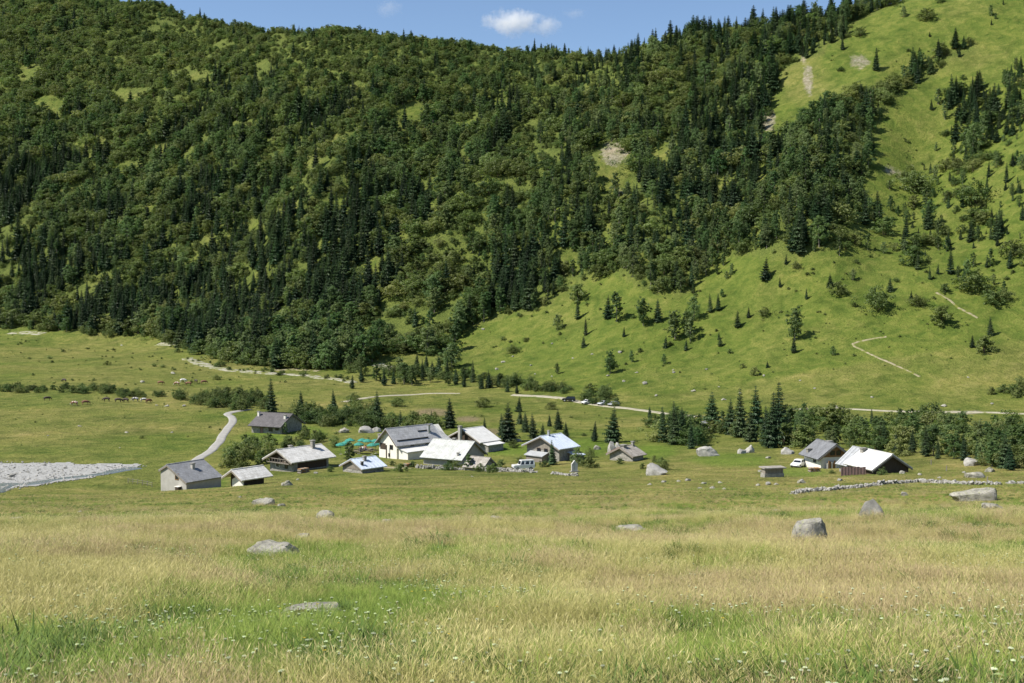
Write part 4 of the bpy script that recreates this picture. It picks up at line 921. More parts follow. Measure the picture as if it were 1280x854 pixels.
dry_wall([(520, 585), (560, 587), (600, 588.5), (640, 590), (668, 591)], .65, .8, 'long tumbled dry stone wall in front of the long barn and the white vehicle', 3)
dry_wall([(690, 592.5), (706, 594), (722, 595.5)], .45, .6, 'short broken dry stone wall near the pointed stone', 4)
dry_wall([(992, 618), (1030, 613.5), (1080, 609.5), (1115, 605), (1150, 602), (1172, 604), (1215, 606), (1250, 606)], .44, .7, 'long pale dry stone wall across the meadow below the white roofed barn', 5)
dry_wall([(1260, 605), (1300, 604), (1360, 603)], .55, .7, 'end stretch of dry stone wall beyond the wedge boulder', 6)
def trough():
    p = P1(956, 597); e = empty('stone_shelter', tuple(p), R(12), 'low stone shelter with flat slab top on the lawn', 'shelter')
    MB().box(0, 3.2, 0, 1.6, -.6, .55).build('base_course', M['stonewall'], e); MB().box(.1, 3.1, .1, 1.5, .552, 1.25).build('wall', M['wood_grey'], e); MB().box(-.15, 3.5, -.2, 1.9, 1.3, 1.48).build('slab_top', M['old_slab'], e)
    for x in (.15, 1.5, 2.9): MB().box(x, x + .2, .12, .3, 1.252, 1.298).build('spacer', M['wood_dark'], e)
trough()
p = P1(718, 590); e = empty('standing_stone', tuple(p), R(18), 'pointed upright stone slab standing by the broken wall', 'stone')
MB().prism([(-.55, -.4), (.55, -.4), (.58, 1.45), (0, 2.15), (-.58, 1.45)], 'y', -.18, .18).build('slab', M['lauze'], e); MB().box(-.8, .8, -.4, .4, -.5, .18).build('footing', M['stone'], e)
p = P1(1097, 590); e = empty('post', tuple(p), 0, 'tall grey post in front of the bright white roof', 'post'); MB().tube((0, 0, -.4), (0, 0, 2.5), .2, .17, 10).build('shaft', M['steel'], e); MB().tube((0, 0, 2.502), (0, 0, 2.58), .23, .2, 10).build('cap', M['iron'], e)
p = P1(1051, 595); e = empty('sheet_fence', tuple(p), R(6), 'rusty red corrugated sheet fence in front of the grey barn roof', 'fence')
for k in range(8): MB().prism([(k * .5, 0), (k * .5 + .125, -.015), (k * .5 + .25, 0), (k * .5 + .375, .015), (k * .5 + .5, 0), (k * .5 + .5, .03), (k * .5 + .375, .045), (k * .5 + .25, .03), (k * .5 + .125, .015), (k * .5, .03)], 'z', -.4, 1.3 + .05 * (k % 3)).build('sheet', M['rust'], e)
for k in range(3): MB().box(.1 + k * 1.8, .22 + k * 1.8, .09, .2, -.5, 1.25).build('fence_post', M['wood_grey'], e)
for a, b in ((1164, 581), (1183, 589), (1234, 604)):
    p = P1(a, b); e = empty('marker_post', tuple(p), random.uniform(0, 3), 'short pale wooden post standing in the grass above the long wall', 'post', 'short posts near the long wall'); MB().tube((0, 0, -.3), (.04, 0, .85), .09, .075, 7).build('stake', M['wood_grey'], e)
p = P1(1034, 586); e = empty('board_stack', tuple(p), R(20), 'stack of pinkish boards leaning in front of the brown chalet', 'boards')
for k in range(7): MB().box(k * .28, k * .28 + .24, -.06 * (k % 2), .1, -.3, .9 + .14 * ((k * 3) % 4)).build('board', M['wood_brown'] if k % 3 else M['whitewash'], e)

# ------------------------------------------------------------------ vehicles
def paint(name, c, rough=.25):
    m, nt, b = nmat(name); b.inputs['Roughness'].default_value = rough; b.inputs['Coat Weight'].default_value = .6
    nt.links.new(ramp(nt, noise(nt, 2, 3, .5, obj_co(nt)), [(.3, tuple(x * .93 for x in c)), (.7, c)]), b.inputs['Base Color']); return m
M['tyre'] = solid('tyre', (.02, .02, .02), rough=.9, scale=4, bmp=0)
M['lamp'] = solid('lamp_glass', (.75, .75, .72), rough=.2, scale=4, bmp=0, spec=.6)
def car(px, heading, col, label, kind='car', group=None, s=1.0):
    p = P1(*px); e = empty('parked_car' if kind != 'van' else 'off_road_vehicle', tuple(p), heading, label, 'car', group); e.scale = (s, s, s)
    W = .86
    if kind == 'car':
        low = [(-2.1, .35), (2.1, .32), (2.15, .62), (1.95, .80), (1.0, .95), (-1.75, .98), (-2.12, .85)]
        cab = [(.95, .95), (.25, 1.42), (-1.2, 1.44), (-1.85, .97)]
    elif kind == 'suv':
        low = [(-2.25, .40), (2.2, .38), (2.25, .75), (2.1, .98), (1.15, 1.08), (-2.2, 1.10), (-2.28, .8)]
        cab = [(1.1, 1.08), (.5, 1.72), (-1.95, 1.72), (-2.2, 1.09)]
    else:
        low = [(-2.1, .45), (2.1, .45), (2.15, .95), (2.0, 1.12), (.95, 1.18), (-2.1, 1.2), (-2.15, .8)]
        cab = [(.95, 1.18), (.55, 1.95), (-2.02, 1.98), (-2.12, 1.19)]
    MB().prism(low, 'y', -W, W).build('body', col, e)
    n = len(cab); top = .13
    lowz = cab[0][1]; hz_ = max(c[1] for c in cab)
    vs = []
    for sd in (-1, 1):
        for x, z in cab: vs.append((x, sd * (W - .03 - top * (z - lowz) / (hz_ - lowz)), z))
    g = MB().add(vs, [tuple(range(n)), tuple(range(n, 2 * n))[::-1]] + [(i, n + i, n + (i + 1) % n, (i + 1) % n) for i in range(n)])
    g.build('cabin', col, e)
    xr, xf = cab[2][0], cab[1][0]
    MB().box(xr + .02, xf - .02, -W + top - .02, W - top + .02, hz_ - .01, hz_ + .05).build('roof_panel', col, e)
    zl, zh = lowz + .08, hz_ - .10
    for sd in (-1, 1):
        def yy(z): return sd * (W - .03 - top * (z - lowz) / (hz_ - lowz) + .012)
        spans = ((xf + .32, (xf + xr) / 2 + .1), ((xf + xr) / 2 - .02, xr - .05)) if kind != 'van' else ((xf + .15, .0), (-.15, -1.0), (-1.15, -1.85))
        for a, b in spans: MB().add([(a - .0, yy(zl), zl), (b, yy(zl), zl), (b + .08, yy(zh), zh), (a - .28, yy(zh), zh), (a, yy(zl) - sd * .03, zl), (b, yy(zl) - sd * .03, zl), (b + .08, yy(zh) - sd * .03, zh), (a - .28, yy(zh) - sd * .03, zh)], [(0, 1, 2, 3), (7, 6, 5, 4), (0, 4, 5, 1), (1, 5, 6, 2), (2, 6, 7, 3), (3, 7, 4, 0)]).build('side_window', M['glass'], e)
    def slanted(nm, x0, z0, x1, z1, out):
        t0, t1 = .12, .88
        A_ = [(x0 + (x1 - x0) * t, z0 + (z1 - z0) * t) for t in (t0, t1)]; w0, w1 = W - .12, W - top - .1
        MB().add([(A_[0][0] + out, -w0, A_[0][1]), (A_[0][0] + out, w0, A_[0][1]), (A_[1][0] + out, w1, A_[1][1]), (A_[1][0] + out, -w1, A_[1][1]), (A_[0][0], -w0, A_[0][1]), (A_[0][0], w0, A_[0][1]), (A_[1][0], w1, A_[1][1]), (A_[1][0], -w1, A_[1][1])],
                 [(0, 1, 2, 3), (7, 6, 5, 4), (0, 4, 5, 1), (1, 5, 6, 2), (2, 6, 7, 3), (3, 7, 4, 0)]).build(nm, M['glass'], e)
    slanted('windscreen', cab[0][0], cab[0][1], cab[1][0], cab[1][1], .02); slanted('rear_window', cab[3][0], cab[3][1], cab[2][0], cab[2][1], -.02)
    rw = .32 if kind == 'car' else .38
    for x in (-1.32, 1.32):
        for sd in (-1, 1):
            y0 = sd * (W - .16); w_ = MB().tube((x, y0, rw), (x, sd * (W + .03), rw), rw, rw, 16).build('wheel', M['tyre'], e)
            MB().tube((x, sd * (W + .032), rw), (x, sd * (W + .045), rw), rw * .6, rw * .55, 12).build('rim', M['steel'], w_)
    for sd in (-1, 1):
        MB().box(low[2][0] - .12, low[2][0] + .02, sd * .62 - .16, sd * .62 + .16, low[2][1] - .02, low[2][1] + .14).build('headlight', M['lamp'], e)
        MB().box(low[-1][0] - .02, low[-1][0] + .1, sd * .68 - .1, sd * .68 + .1, low[-1][1] - .12, low[-1][1] + .08).build('tail_light', M['rust'], e)
    MB().box(low[1][0] - .05, low[1][0] + .08, -W * .96, W * .96, low[1][1] + .02, low[1][1] + .2).build('bumper', M['iron'], e)
    if kind == 'van': MB().tube((low[-1][0] - .02, .1, .95), (low[-1][0] - .22, .1, .95), .34, .34, 16).build('spare_wheel', M['tyre'], e)
    return e
white = paint('white_paint', (.82, .82, .81)); silver = paint('silver_paint', (.55, .57, .60)); black = paint('black_paint', (.015, .017, .022)); grey = paint('grey_paint', (.33, .35, .38))
car((711, 502), R(172), black, 'black estate car parked at the roadside', 'suv')
car((734, 505), R(222), white, 'white car parked between the black car and two silver ones', 'car')
car((754, 506.5), R(225), silver, 'silver car parked against the dark roadside bush', 'car')
car((767, 507.5), R(228), grey, 'grey car parked last in the row beside the bush', 'car')
car((654, 588), R(196), white, 'white boxy off-road vehicle with spare wheel behind the tumbled wall', 'van')
car((998, 584), R(236), white, 'white car parked on the lawn next to the brown chalet', 'car', s=.92)

# ------------------------------------------------------------------ terrace: parasols, tables, people
M['teal'] = solid('teal_canvas', (.045, .25, .19), (.03, .18, .14), rough=.8, scale=1.5, bmp=.1)
M['skin'] = solid('skin', (.45, .26, .18), rough=.6, scale=5, bmp=0)
def parasol(pxy, label, k):
    dx, dz = ray(*pxy); g = P1(pxy[0], pxy[1] + 13); e = empty('parasol', tuple(g), k * .7, label, 'parasol', 'teal parasols on the inn terrace')
    MB().box(-.3, .3, -.3, .3, -.1, .08).build('base', M['stone'], e); MB().tube((0, 0, .082), (0, 0, 2.75), .03, .03, 8).build('pole', M['wood_grey'], e)
    n = 8; r = 1.22; vs = [(0, 0, 2.72)] + [(r * .52 * math.cos(t), r * .52 * math.sin(t), 2.50) for t in [2 * math.pi * i / n for i in range(n)]] + [(r * math.cos(t), r * math.sin(t), 2.18) for t in [2 * math.pi * i / n for i in range(n)]] + [(r * math.cos(t), r * math.sin(t), 2.0) for t in [2 * math.pi * i / n for i in range(n)]]
    fs = [(0, 1 + i, 1 + (i + 1) % n) for i in range(n)] + [(1 + i, 1 + n + i, 1 + n + (i + 1) % n, 1 + (i + 1) % n) for i in range(n)] + [(1 + n + i, 1 + 2 * n + i, 1 + 2 * n + (i + 1) % n, 1 + n + (i + 1) % n) for i in range(n)]
    ob('canopy', mesh('canopy', vs, fs, [M['teal']]), e)
    for i in range(n):
        t = 2 * math.pi * i / n; MB().tube((0, 0, 2.68), (r * .98 * math.cos(t), r * .98 * math.sin(t), 2.15), .012, .012, 4).build('rib', M['wood_grey'], e)
for k, q in enumerate([(437.5, 549), (433, 552.5), (426, 555), (453, 549), (459.5, 550), (448.5, 554.5), (469, 550), (465, 555.5), (470, 554)]):
    parasol(q, 'teal parasol open over the inn terrace', k)
def bench_table(u_, v_, rz):
    p = P1(u_, v_); e = empty('picnic_table', tuple(p), rz, 'weathered wooden picnic table under the teal parasols', 'table', 'picnic tables on the terrace')
    for k in range(4): MB().box(-.9, .9, -.38 + k * .195, -.38 + k * .195 + .175, .72, .76).build('plank', M['wood_grey'], e)
    for y in (-.78, .52): MB().box(-.9, .9, y, y + .26, .42, .46).build('bench', M['wood_grey'], e)
    for x in (-.6, .6): MB().box(x - .05, x + .05, -.7, .7, .34, .415).build('cross_beam', M['wood_grey'], e); MB().box(x - .045, x + .045, -.3, -.2, -.2, .715).build('leg', M['wood_grey'], e); MB().box(x - .045, x + .045, .2, .3, -.2, .715).build('leg', M['wood_grey'], e)
for q in ((436, 563, .3), (453, 563, .9), (447, 567, .2), (463, 565, 1.2)): bench_table(*q)
def skin_mesh(name, verts, edges, radii, mats, sub=1, root=0):
    me = bpy.data.meshes.new(name); me.from_pydata(verts, edges, []); o = bpy.data.objects.new(name + '_tmp', me); COL.objects.link(o)
    md = o.modifiers.new('skin', 'SKIN'); md.use_smooth_shade = True
    for i, r_ in enumerate(radii):
        d = me.skin_vertices[0].data[i]; d.radius = (r_, r_) if not isinstance(r_, tuple) else r_; d.use_root = (i == root)
    ss = o.modifiers.new('sub', 'SUBSURF'); ss.levels = sub; ss.render_levels = sub
    dg = bpy.context.evaluated_depsgraph_get(); out = bpy.data.meshes.new_from_object(o.evaluated_get(dg)); out.name = name
    bpy.data.objects.remove(o); bpy.data.meshes.remove(me)
    out.materials.clear()
    for m in mats: out.materials.append(m)
    return out
SEAT = ([(0, 0, .52), (0, -.02, .75), (0, -.02, .98), (0, -.02, 1.10), (0, .03, 1.25), (.19, -.02, 1.0), (.25, .10, .78), (.14, .30, .80), (-.19, -.02, 1.0), (-.25, .10, .78), (-.14, .30, .80), (.11, .02, .50), (.12, .42, .52), (.12, .44, .08), (.12, .56, .04), (-.11, .02, .50), (-.12, .42, .52), (-.12, .44, .08), (-.12, .56, .04)],
        [(0, 1), (1, 2), (2, 3), (3, 4), (2, 5), (5, 6), (6, 7), (2, 8), (8, 9), (9, 10), (0, 11), (11, 12), (12, 13), (13, 14), (0, 15), (15, 16), (16, 17), (17, 18)],
        [.15, .15, .16, .055, .105, .07, .05, .04, .07, .05, .04, .10, .075, .05, .04, .10, .075, .05, .04])
def person(u_, v_, rz, shirt, hair, label):
    p = P1(u_, v_); me = skin_mesh('person_body', *SEAT, [M['skin'], shirt, M['trousers']], 2)
    mi = []
    for f in me.polygons:
        c = f.center; mi.append(0 if (c.z > 1.06 or (c.y > .22 and c.z > .7)) else (1 if c.z > .60 and c.y < .25 else 2))
    me.polygons.foreach_set('material_index', np.array(mi, np.int32))
    e = ob('person', me, None, tuple(p), rz); tag(e, label, 'person')
    h = MB(); 
    bm = bmesh.new(); bmesh.ops.create_uvsphere(bm, u_segments=10, v_segments=7, radius=.118)
    for v_2 in bm.verts:
        v_2.co.z = max(v_2.co.z, -.03 if v_2.co.y > .02 else -.10); v_2.co += Vector((0, .005, 1.29))
    hm = bpy.data.meshes.new('hair'); bm.to_mesh(hm); bm.free(); hm.materials.append(hair); ob('hair', hm, e)
    MB().box(-.35, .35, -.35, .25, -.1, .42).build('stool', M['wood_grey'], None, tuple(p), rz)
M['trousers'] = solid('blue_trousers', (.06, .08, .14), rough=.85, scale=6, bmp=0); M['hair'] = solid('brown_hair', (.05, .03, .02), rough=.7, scale=9, bmp=0)
M['shirt_w'] = solid('white_shirt', (.75, .72, .70), rough=.85, scale=6, bmp=0); M['shirt_p'] = solid('pink_shirt', (.70, .32, .30), rough=.85, scale=6, bmp=0)
for q in ((453.5, 564, 2.6, M['shirt_w'], M['hair'], 'person in a white shirt sitting among the terrace tables'), (457, 563.5, 3.4, M['shirt_p'], M['hair'], 'person in a pink shirt sitting beside the white shirted one'), (451, 565, .4, M['rust'], M['hair'], 'person in a red top sitting with back turned on the terrace')): person(*q)
for o in [o for o in bpy.data.objects if o.name.startswith('stool')]: tag(o, 'small wooden stool block under a seated terrace guest', 'stool', 'stools on the terrace')

# ------------------------------------------------------------------ grazing cattle
COW = ([(0, 0, 1.0), (-.45, 0, 1.03), (-.85, 0, 1.06), (.40, 0, 1.02), (.72, 0, 1.05), (1.0, 0, .92), (1.22, 0, .58), (1.36, 0, .28),
        (.62, .20, .72), (.64, .21, .38), (.62, .21, .03), (.62, -.20, .72), (.60, -.21, .38), (.66, -.21, .03),
        (-.80, .20, .78), (-.70, .21, .60), (-.90, .21, .38), (-.84, .21, .03), (-.80, -.20, .78), (-.68, -.21, .60), (-.88, -.21, .38), (-.80, -.21, .03), (-1.10, 0, 1.05), (-1.16, 0, .55)],
       [(0, 1), (1, 2), (0, 3), (3, 4), (4, 5), (5, 6), (6, 7), (4, 8), (8, 9), (9, 10), (4, 11), (11, 12), (12, 13), (2, 14), (14, 15), (15, 16), (16, 17), (2, 18), (18, 19), (19, 20), (20, 21), (2, 22), (22, 23)],
       [(.36, .36), (.37, .36), (.29, .27), (.34, .36), (.27, .30), (.17, .20), (.12, .13), (.085, .08), .12, .065, .06, .12, .065, .06, .17, .11, .065, .06, .17, .11, .065, .06, .05, .025])
def hide(name, c1, c2, thr=.5):
    m, nt, b = nmat(name); b.inputs['Roughness'].default_value = .75
    nt.links.new(ramp(nt, noise(nt, 1.7, 2, .4, obj_co(nt)), [(thr - .02, c1), (thr + .02, c2)]), b.inputs['Base Color']); return m
HID = {'dark': hide('dark_hide', (.035, .025, .02), (.06, .04, .03)), 'brown': hide('brown_hide', (.17, .075, .04), (.24, .11, .06)), 'pied': hide('pied_hide', (.20, .085, .045), (.70, .66, .58), .52),
       'white': hide('white_hide', (.74, .72, .66), (.62, .59, .53)), 'grey': hide('grey_hide', (.10, .09, .085), (.55, .54, .52), .5), 'red': hide('red_hide', (.16, .065, .04), (.21, .09, .055))}
CB = skin_mesh('cow_body', *COW, [HID['brown']], 2); CBM = {k: CB.copy() for k in HID}
for k in HID: CBM[k].materials.clear(); CBM[k].materials.append(HID[k])
HORN = MB().tube((1.06, .10, .83), (1.14, .26, .95), .025, .008, 5).tube((1.06, -.10, .83), (1.14, -.26, .95), .025, .008, 5).mesh('horns', M['whitewash'])
EARS = MB().tube((1.06, .10, .76), (.98, .27, .72), .05, .02, 5).tube((1.06, -.10, .76), (.98, -.27, .72), .05, .02, 5).mesh('ears', M['wood_dark'])
CN = {'dark': 'dark brown', 'brown': 'brown', 'pied': 'brown and white', 'white': 'white', 'grey': 'grey and white', 'red': 'reddish'}
for (a, b, c, rz, g) in [(201, 481, 'brown', .2, 1), (221, 482, 'pied', 2.9, 1), (229, 478, 'white', .1, 1), (235.5, 482, 'brown', 3.0, 1), (245, 479, 'dark', 2.2, 1), (255, 480, 'red', .3, 1),
                         (133, 502, 'dark', 3.1, 2), (148, 503, 'dark', .1, 2), (157, 503, 'dark', 2.8, 2), (169, 502, 'grey', 3.0, 2), (180, 503, 'grey', .2, 2), (186, 504, 'brown', 1.0, 2), (93, 507, 'pied', 3.0, 3), (107, 506, 'red', .4, 3), (59, 501, 'dark', .5, 4), (80, 478, 'dark', 2.7, 5)]:
    p = P1(a, b); e = ob('cow', CBM[c], None, (p[0], p[1], p[2] - .02), rz); e.scale = (1.08,) * 3
    where = {1: 'grazing in the upper herd below the stream bed', 2: 'grazing in the lower herd beside the low thicket', 3: 'grazing a little apart in the lower pasture', 4: 'grazing alone in the lower pasture', 5: 'grazing alone above the low thicket'}[g]
    tag(e, CN[c] + ' cow ' + where, 'cow', 'cattle grazing in the valley'); ob('horns', HORN, e); ob('ears', EARS, e)

def woodpile(u_, v_, rz, n, rows, label):
    p = P1(u_, v_); e = empty('woodpile', tuple(p), rz, label, 'woodpile'); rg = random.Random(int(u_))
    lg = [MB().tube((0, -.5, 0), (0, .5, 0), r_, r_ * .95, 7).mesh('log', M['wood_grey'] if k_ else M['wood_brown']) for k_, r_ in enumerate((.12, .14))]
    for j in range(rows):
        for i in range(n - j % 2): ob('log', lg[rg.randrange(2)], e, (i * .27 + (j % 2) * .13, rg.uniform(-.06, .06), .12 + j * .23))
woodpile(374, 592, R(52), 9, 4, 'stacked firewood along the shaded side of the pale roofed chalet')
woodpile(507, 584, R(45), 7, 3, 'small firewood stack in front of the white lean to of the inn')
woodpile(1012, 590, R(10), 7, 3, 'firewood stack on the lawn near the white walled chalet')
e0 = P1(160, 604); e = empty('pasture_fence', tuple(e0), 0, 'short wooden rail fence between the grey house and the riverbed', 'fence'); fp = pix([160, 166, 172, 178, 184, 190], [604, 604.5, 605.5, 606.5, 607.5, 609]) - e0
for q in fp: MB().tube((q[0], q[1], q[2] - .3), (q[0] + .02, q[1], q[2] + 1.0), .07, .06, 6).build('post', M['wood_grey'], e)
for q, r_ in zip(fp[:-1], fp[1:]):
    for hh_ in (.45, .85): MB().tube((q[0], q[1] - .08, q[2] + hh_), (r_[0], r_[1] - .08, r_[2] + hh_), .035, .035, 5).build('rail', M['wood_grey'], e)

# ------------------------------------------------------------------ trees and shrubs of the valley floor
def tree_px(kind, l, label, group):
    name, pr, bh, cat = KN[kind]; q = pix([t[0] for t in l], [t[1] for t in l])
    for t, p in zip(l, q):
        h = t[2] * p[1] / F_PX; wd = (t[3] if len(t) > 3 else 1.0) * (1.28 if kind == 0 else 1.1) * random.uniform(.92, 1.08)
        plant(name, pr, (p[0], p[1], p[2] - .12), h, random.uniform(0, 6.28), random.randrange(len(pr)), label, cat, group, bh, wd)
tree_px(0, [(339, 516, 44, 1.15)], 'tall dark spruce right behind the dark roofed house', None)
tree_px(0, [(377, 514, 27)], 'medium spruce in the thicket beside the dark roofed house', None)
tree_px(0, [(418, 515, 30, .8)], 'slim spruce standing at the end of the valley thicket', None)
tree_px(0, [(472, 534, 47, 1.0)], 'tall dark spruce behind the inn terrace', None)
tree_px(0, [(563, 535, 39, 1.15)], 'broad spruce between the inn and the white roofed chalet', None)
tree_px(0, [(636, 552, 50, 1.25)], 'wide pale green spruce beside the lawn next to the white roofed chalet', None)
tree_px(0, [(649, 515, 20)], 'small dark spruce in the heath above the chalets', None)
tree_px(0, [(666, 548, 32), (650, 530, 20)], 'thin young spruce behind the blue grey sheet roof', 'young spruces behind the sheet metal roof')
tree_px(0, [(698, 537, 26, 1.2), (687, 533, 16)], 'small spruce on the grass above the blue grey roof', 'small spruces above the sheet metal roof')
tree_px(0, [(765, 553, 46, 1.1)], 'lone dark spruce at the top of the bright lawn', None)
tree_px(0, [(743, 552, 27)], 'young spruce left of the lone dark spruce on the lawn', None)
tree_px(0, [(691, 581, 32, 1.2)], 'young spruce growing right in front of the sheet roofed chalet', None)
tree_px(0, [(828, 553, 46), (843, 556, 56, 1.1), (836, 550, 38), (812, 522, 15), (852, 552, 44), (864, 561, 36)], 'dark spruce in the clump beside the tiny hut', 'spruces in the clump beside the tiny hut')
tree_px(0, [(891, 537, 49, 1.1), (914, 543, 46), (925, 547, 64, .95), (946, 546, 66, .85), (964, 560, 72, 1.0), (974, 555, 80, .95), (938, 552, 42), (957, 556, 50)], 'tall dark spruce in the row behind the pale boulders', 'tall spruces behind the pale boulders')
tree_px(0, [(1055, 527, 22), (1062, 530, 20), (1090, 530, 20), (1157, 571, 40, 1.0), (1205, 576, 36, 1.1), (1257, 586, 46), (1140, 566, 30), (1180, 566, 28), (1105, 562, 34)], 'spruce rising out of the leafy belt below the road', 'spruces in the leafy belt below the road')
tree_px(0, [(549, 472, 29), (559, 470, 23), (533, 460, 18), (521, 460, 19), (591, 478, 29), (611, 485, 23), (623, 484, 17), (541, 470, 20)], 'small spruce in the thicket by the far track', 'small spruces in the thicket by the far track')
tree_px(0, [(345, 461, 40, 1.3)], 'broad dark spruce with bare trunk at the edge of the wood', None)
tree_px(0, [(922, 409, 21, 1.2), (1038, 359, 18, 1.2), (957, 349, 28), (975, 359, 13), (1008, 374, 14), (1113, 364, 18), (1139, 374, 11), (722, 399, 28), (732, 419, 23), (729, 434, 15), (900, 433, 14, 1.3), (780, 421, 13), (898, 388, 22, 1.2), (888, 390, 24, 1.2), (760, 398, 30), (822, 402, 30)], 'small dark spruce casting its shadow on the lower open slope', 'small spruces on the lower open slope')
tree_px(1, [(844, 424, 36), (863, 427, 32), (771, 402, 38), (804, 407, 34), (858, 419, 30)], 'slim leafy tree at the lower edge of the slope wood', 'slim leafy trees below the slope wood')
tree_px(1, [(437, 579, 28, 1.1)], 'dark leafy tree in front of the terrace parasols', None)
tree_px(1, [(586, 588, 22, 1.2)], 'round bright bush in front of the long barn', None)
tree_px(1, [(722, 583, 24, .9)], 'leafy tree next to the sheet roofed chalet lean to', None)
tree_px(1, [(1126, 535, 26), (1040, 540, 24), (1000, 548, 26)], 'pale leafy tree in the belt below the road', 'pale leafy trees in the belt below the road')
tree_px(1, [(357, 543, 16), (380, 543, 12)], 'small leafy tree by the shaded gable of the dark roofed house', 'small trees by the dark roofed house')
tree_px(1, [(465, 452, 40), (455, 456, 38), (430, 458, 40), (405, 455, 44), (505, 480, 26), (515, 482, 24)], 'leafy tree at the lower border of the wood', 'leafy trees at the lower border of the wood')
tree_px(0, [(440, 486, 18), (452, 478, 20), (480, 482, 22), (492, 480, 18), (508, 478, 24), (528, 474, 26), (570, 480, 22), (580, 484, 18), (602, 486, 18), (634, 490, 16), (646, 492, 14)], 'young spruce in the belt at the foot of the centre slope', 'young spruces at the foot of the centre slope')
tree_px(0, [(1015, 556, 26), (1035, 558, 22), (1120, 566, 26), (1172, 574, 28), (1222, 578, 30), (1262, 588, 36), (995, 556, 34), (985, 552, 42)], 'pointed dark conifer inside the leafy belt behind the white roofed barn', 'conifers in the leafy belt behind the barns')
tree_px(1, [(470, 476, 22), (486, 472, 20), (500, 470, 24), (520, 476, 20), (538, 478, 18), (560, 482, 18), (450, 470, 24), (580, 476, 18)], 'leafy tree in the belt at the foot of the centre slope', 'leafy trees at the foot of the centre slope')
def band(kind, poly, n, h0, h1, label, group, seed, flat=1.0):
    rg = np.random.default_rng(seed); us = [a for a, b in poly]; vs = [b for a, b in poly]; out = []
    while len(out) < n:
        a = rg.uniform(min(us), max(us)); b = rg.uniform(min(vs), max(vs))
        if inpoly(np.array([a]), np.array([b]), poly)[0]: out.append((a, b))
    q = pix([o[0] for o in out], [o[1] for o in out]); name, pr, bh, cat = KN[kind]
    for p in q:
        plant(name, pr, (p[0], p[1], p[2] - .1), rg.uniform(h0, h1) * .95, rg.uniform(0, 6.28), int(rg.integers(len(pr))), label, cat, group, bh, flat * rg.uniform(.9, 1.2))
band(3, [(-10, 484), (150, 487), (160, 493), (-10, 491)], 44, 1.3, 2.3, 'low shrub in the thicket across the left pasture', 'shrubs of the pasture thicket', 1, 1.1)
band(3, [(130, 491), (200, 492), (205, 498), (150, 498)], 18, 1.2, 2.2, 'low shrub in the thicket beside the lower herd', 'shrubs beside the lower herd', 2)
band(3, [(212, 494), (330, 494), (335, 511), (290, 514), (225, 502)], 52, 1.6, 3.2, 'dense shrub along the ditch behind the winding lane', 'shrubs behind the winding lane', 3)
band(3, [(365, 515), (470, 515), (470, 538), (420, 535), (370, 528)], 54, 1.6, 3.4, 'dense shrub between the dark roofed house and the inn', 'shrubs between the dark roofed house and the inn', 4)
band(2, [(470, 524), (560, 526), (560, 540), (480, 540)], 26, 1.8, 3.8, 'leafy shrub crowding the back of the inn', 'shrubs behind the inn', 5)
band(2, [(290, 565), (335, 562), (335, 580), (285, 585)], 18, 1.8, 3.6, 'bushy shrub between the small barn and the lane', 'shrubs between the small barn and the lane', 6)
band(2, [(300, 552), (420, 546), (420, 560), (330, 563)], 24, 1.2, 2.6, 'bushy shrub behind the pale roofed chalet', 'shrubs behind the pale roofed chalet', 7)
band(2, [(60, 418), (190, 424), (240, 440), (330, 460), (440, 466), (440, 460), (300, 448), (200, 420), (60, 408)], 48, 2.0, 4.5, 'shrub at the foot of the far wood', 'shrubs at the foot of the far wood', 8)
band(3, [(430, 468), (520, 470), (640, 486), (760, 500), (760, 494), (640, 478), (520, 462), (440, 462)], 80, 1.5, 3.2, 'low shrub in the strip behind the far track', 'shrubs behind the far track', 9)
band(3, [(722, 505), (778, 509), (778, 503), (722, 498)], 12, 1.5, 2.6, 'dark shrub right behind the parked cars', 'shrubs behind the parked cars', 10)
BELT = [(800, 536), (860, 528), (960, 520), (1060, 526), (1150, 532), (1290, 541), (1290, 592), (1200, 580), (1130, 572), (1075, 563), (1000, 561), (820, 557)]
band(2, BELT, 70, 2.6, 5.0, 'leafy alder in the belt below the road', 'alders in the belt below the road', 11, 1.2)
band(1, BELT, 60, 3.0, 6.0, 'small broadleaf tree in the belt below the road', 'broadleaf trees in the belt below the road', 12, 1.15)
band(2, [(790, 578), (830, 578), (835, 588), (800, 588)], 6, .9, 1.8, 'small shrub beside the half buried hut', 'shrubs beside the half buried hut', 13)
band(2, [(1225, 484), (1290, 480), (1290, 500), (1235, 498)], 10, 1.4, 2.8, 'dark shrub on the slope above the road', 'shrubs on the slope above the road', 14)
tree_px(2, [(603, 509, 10, 1.6)], 'wide dark shrub on the heath above the inn', None)
tree_px(2, [(690, 512, 9, 1.3)], 'rounded dark shrub on the grass below the parked cars', None)
tree_px(2, [(443, 503, 10, 1.0), (496, 508, 9, 1.5)], 'low shrub on the pasture by the far track', 'low shrubs on the pasture')
tree_px(2, [(641, 441, 8, 1.4), (955, 396, 10), (617, 590, 10), (500, 590, 10, 1.2), (626, 588, 13), (738, 585, 14), (600, 590, 9), (612, 591, 9)], 'single low shrub in short grass', 'single low shrubs')
band(3, [(232, 450), (300, 466), (380, 472), (440, 481), (440, 474), (380, 466), (300, 460), (240, 446)], 34, .7, 1.7, 'low willow growing along the stony stream bed', 'willows along the stony stream bed', 21)
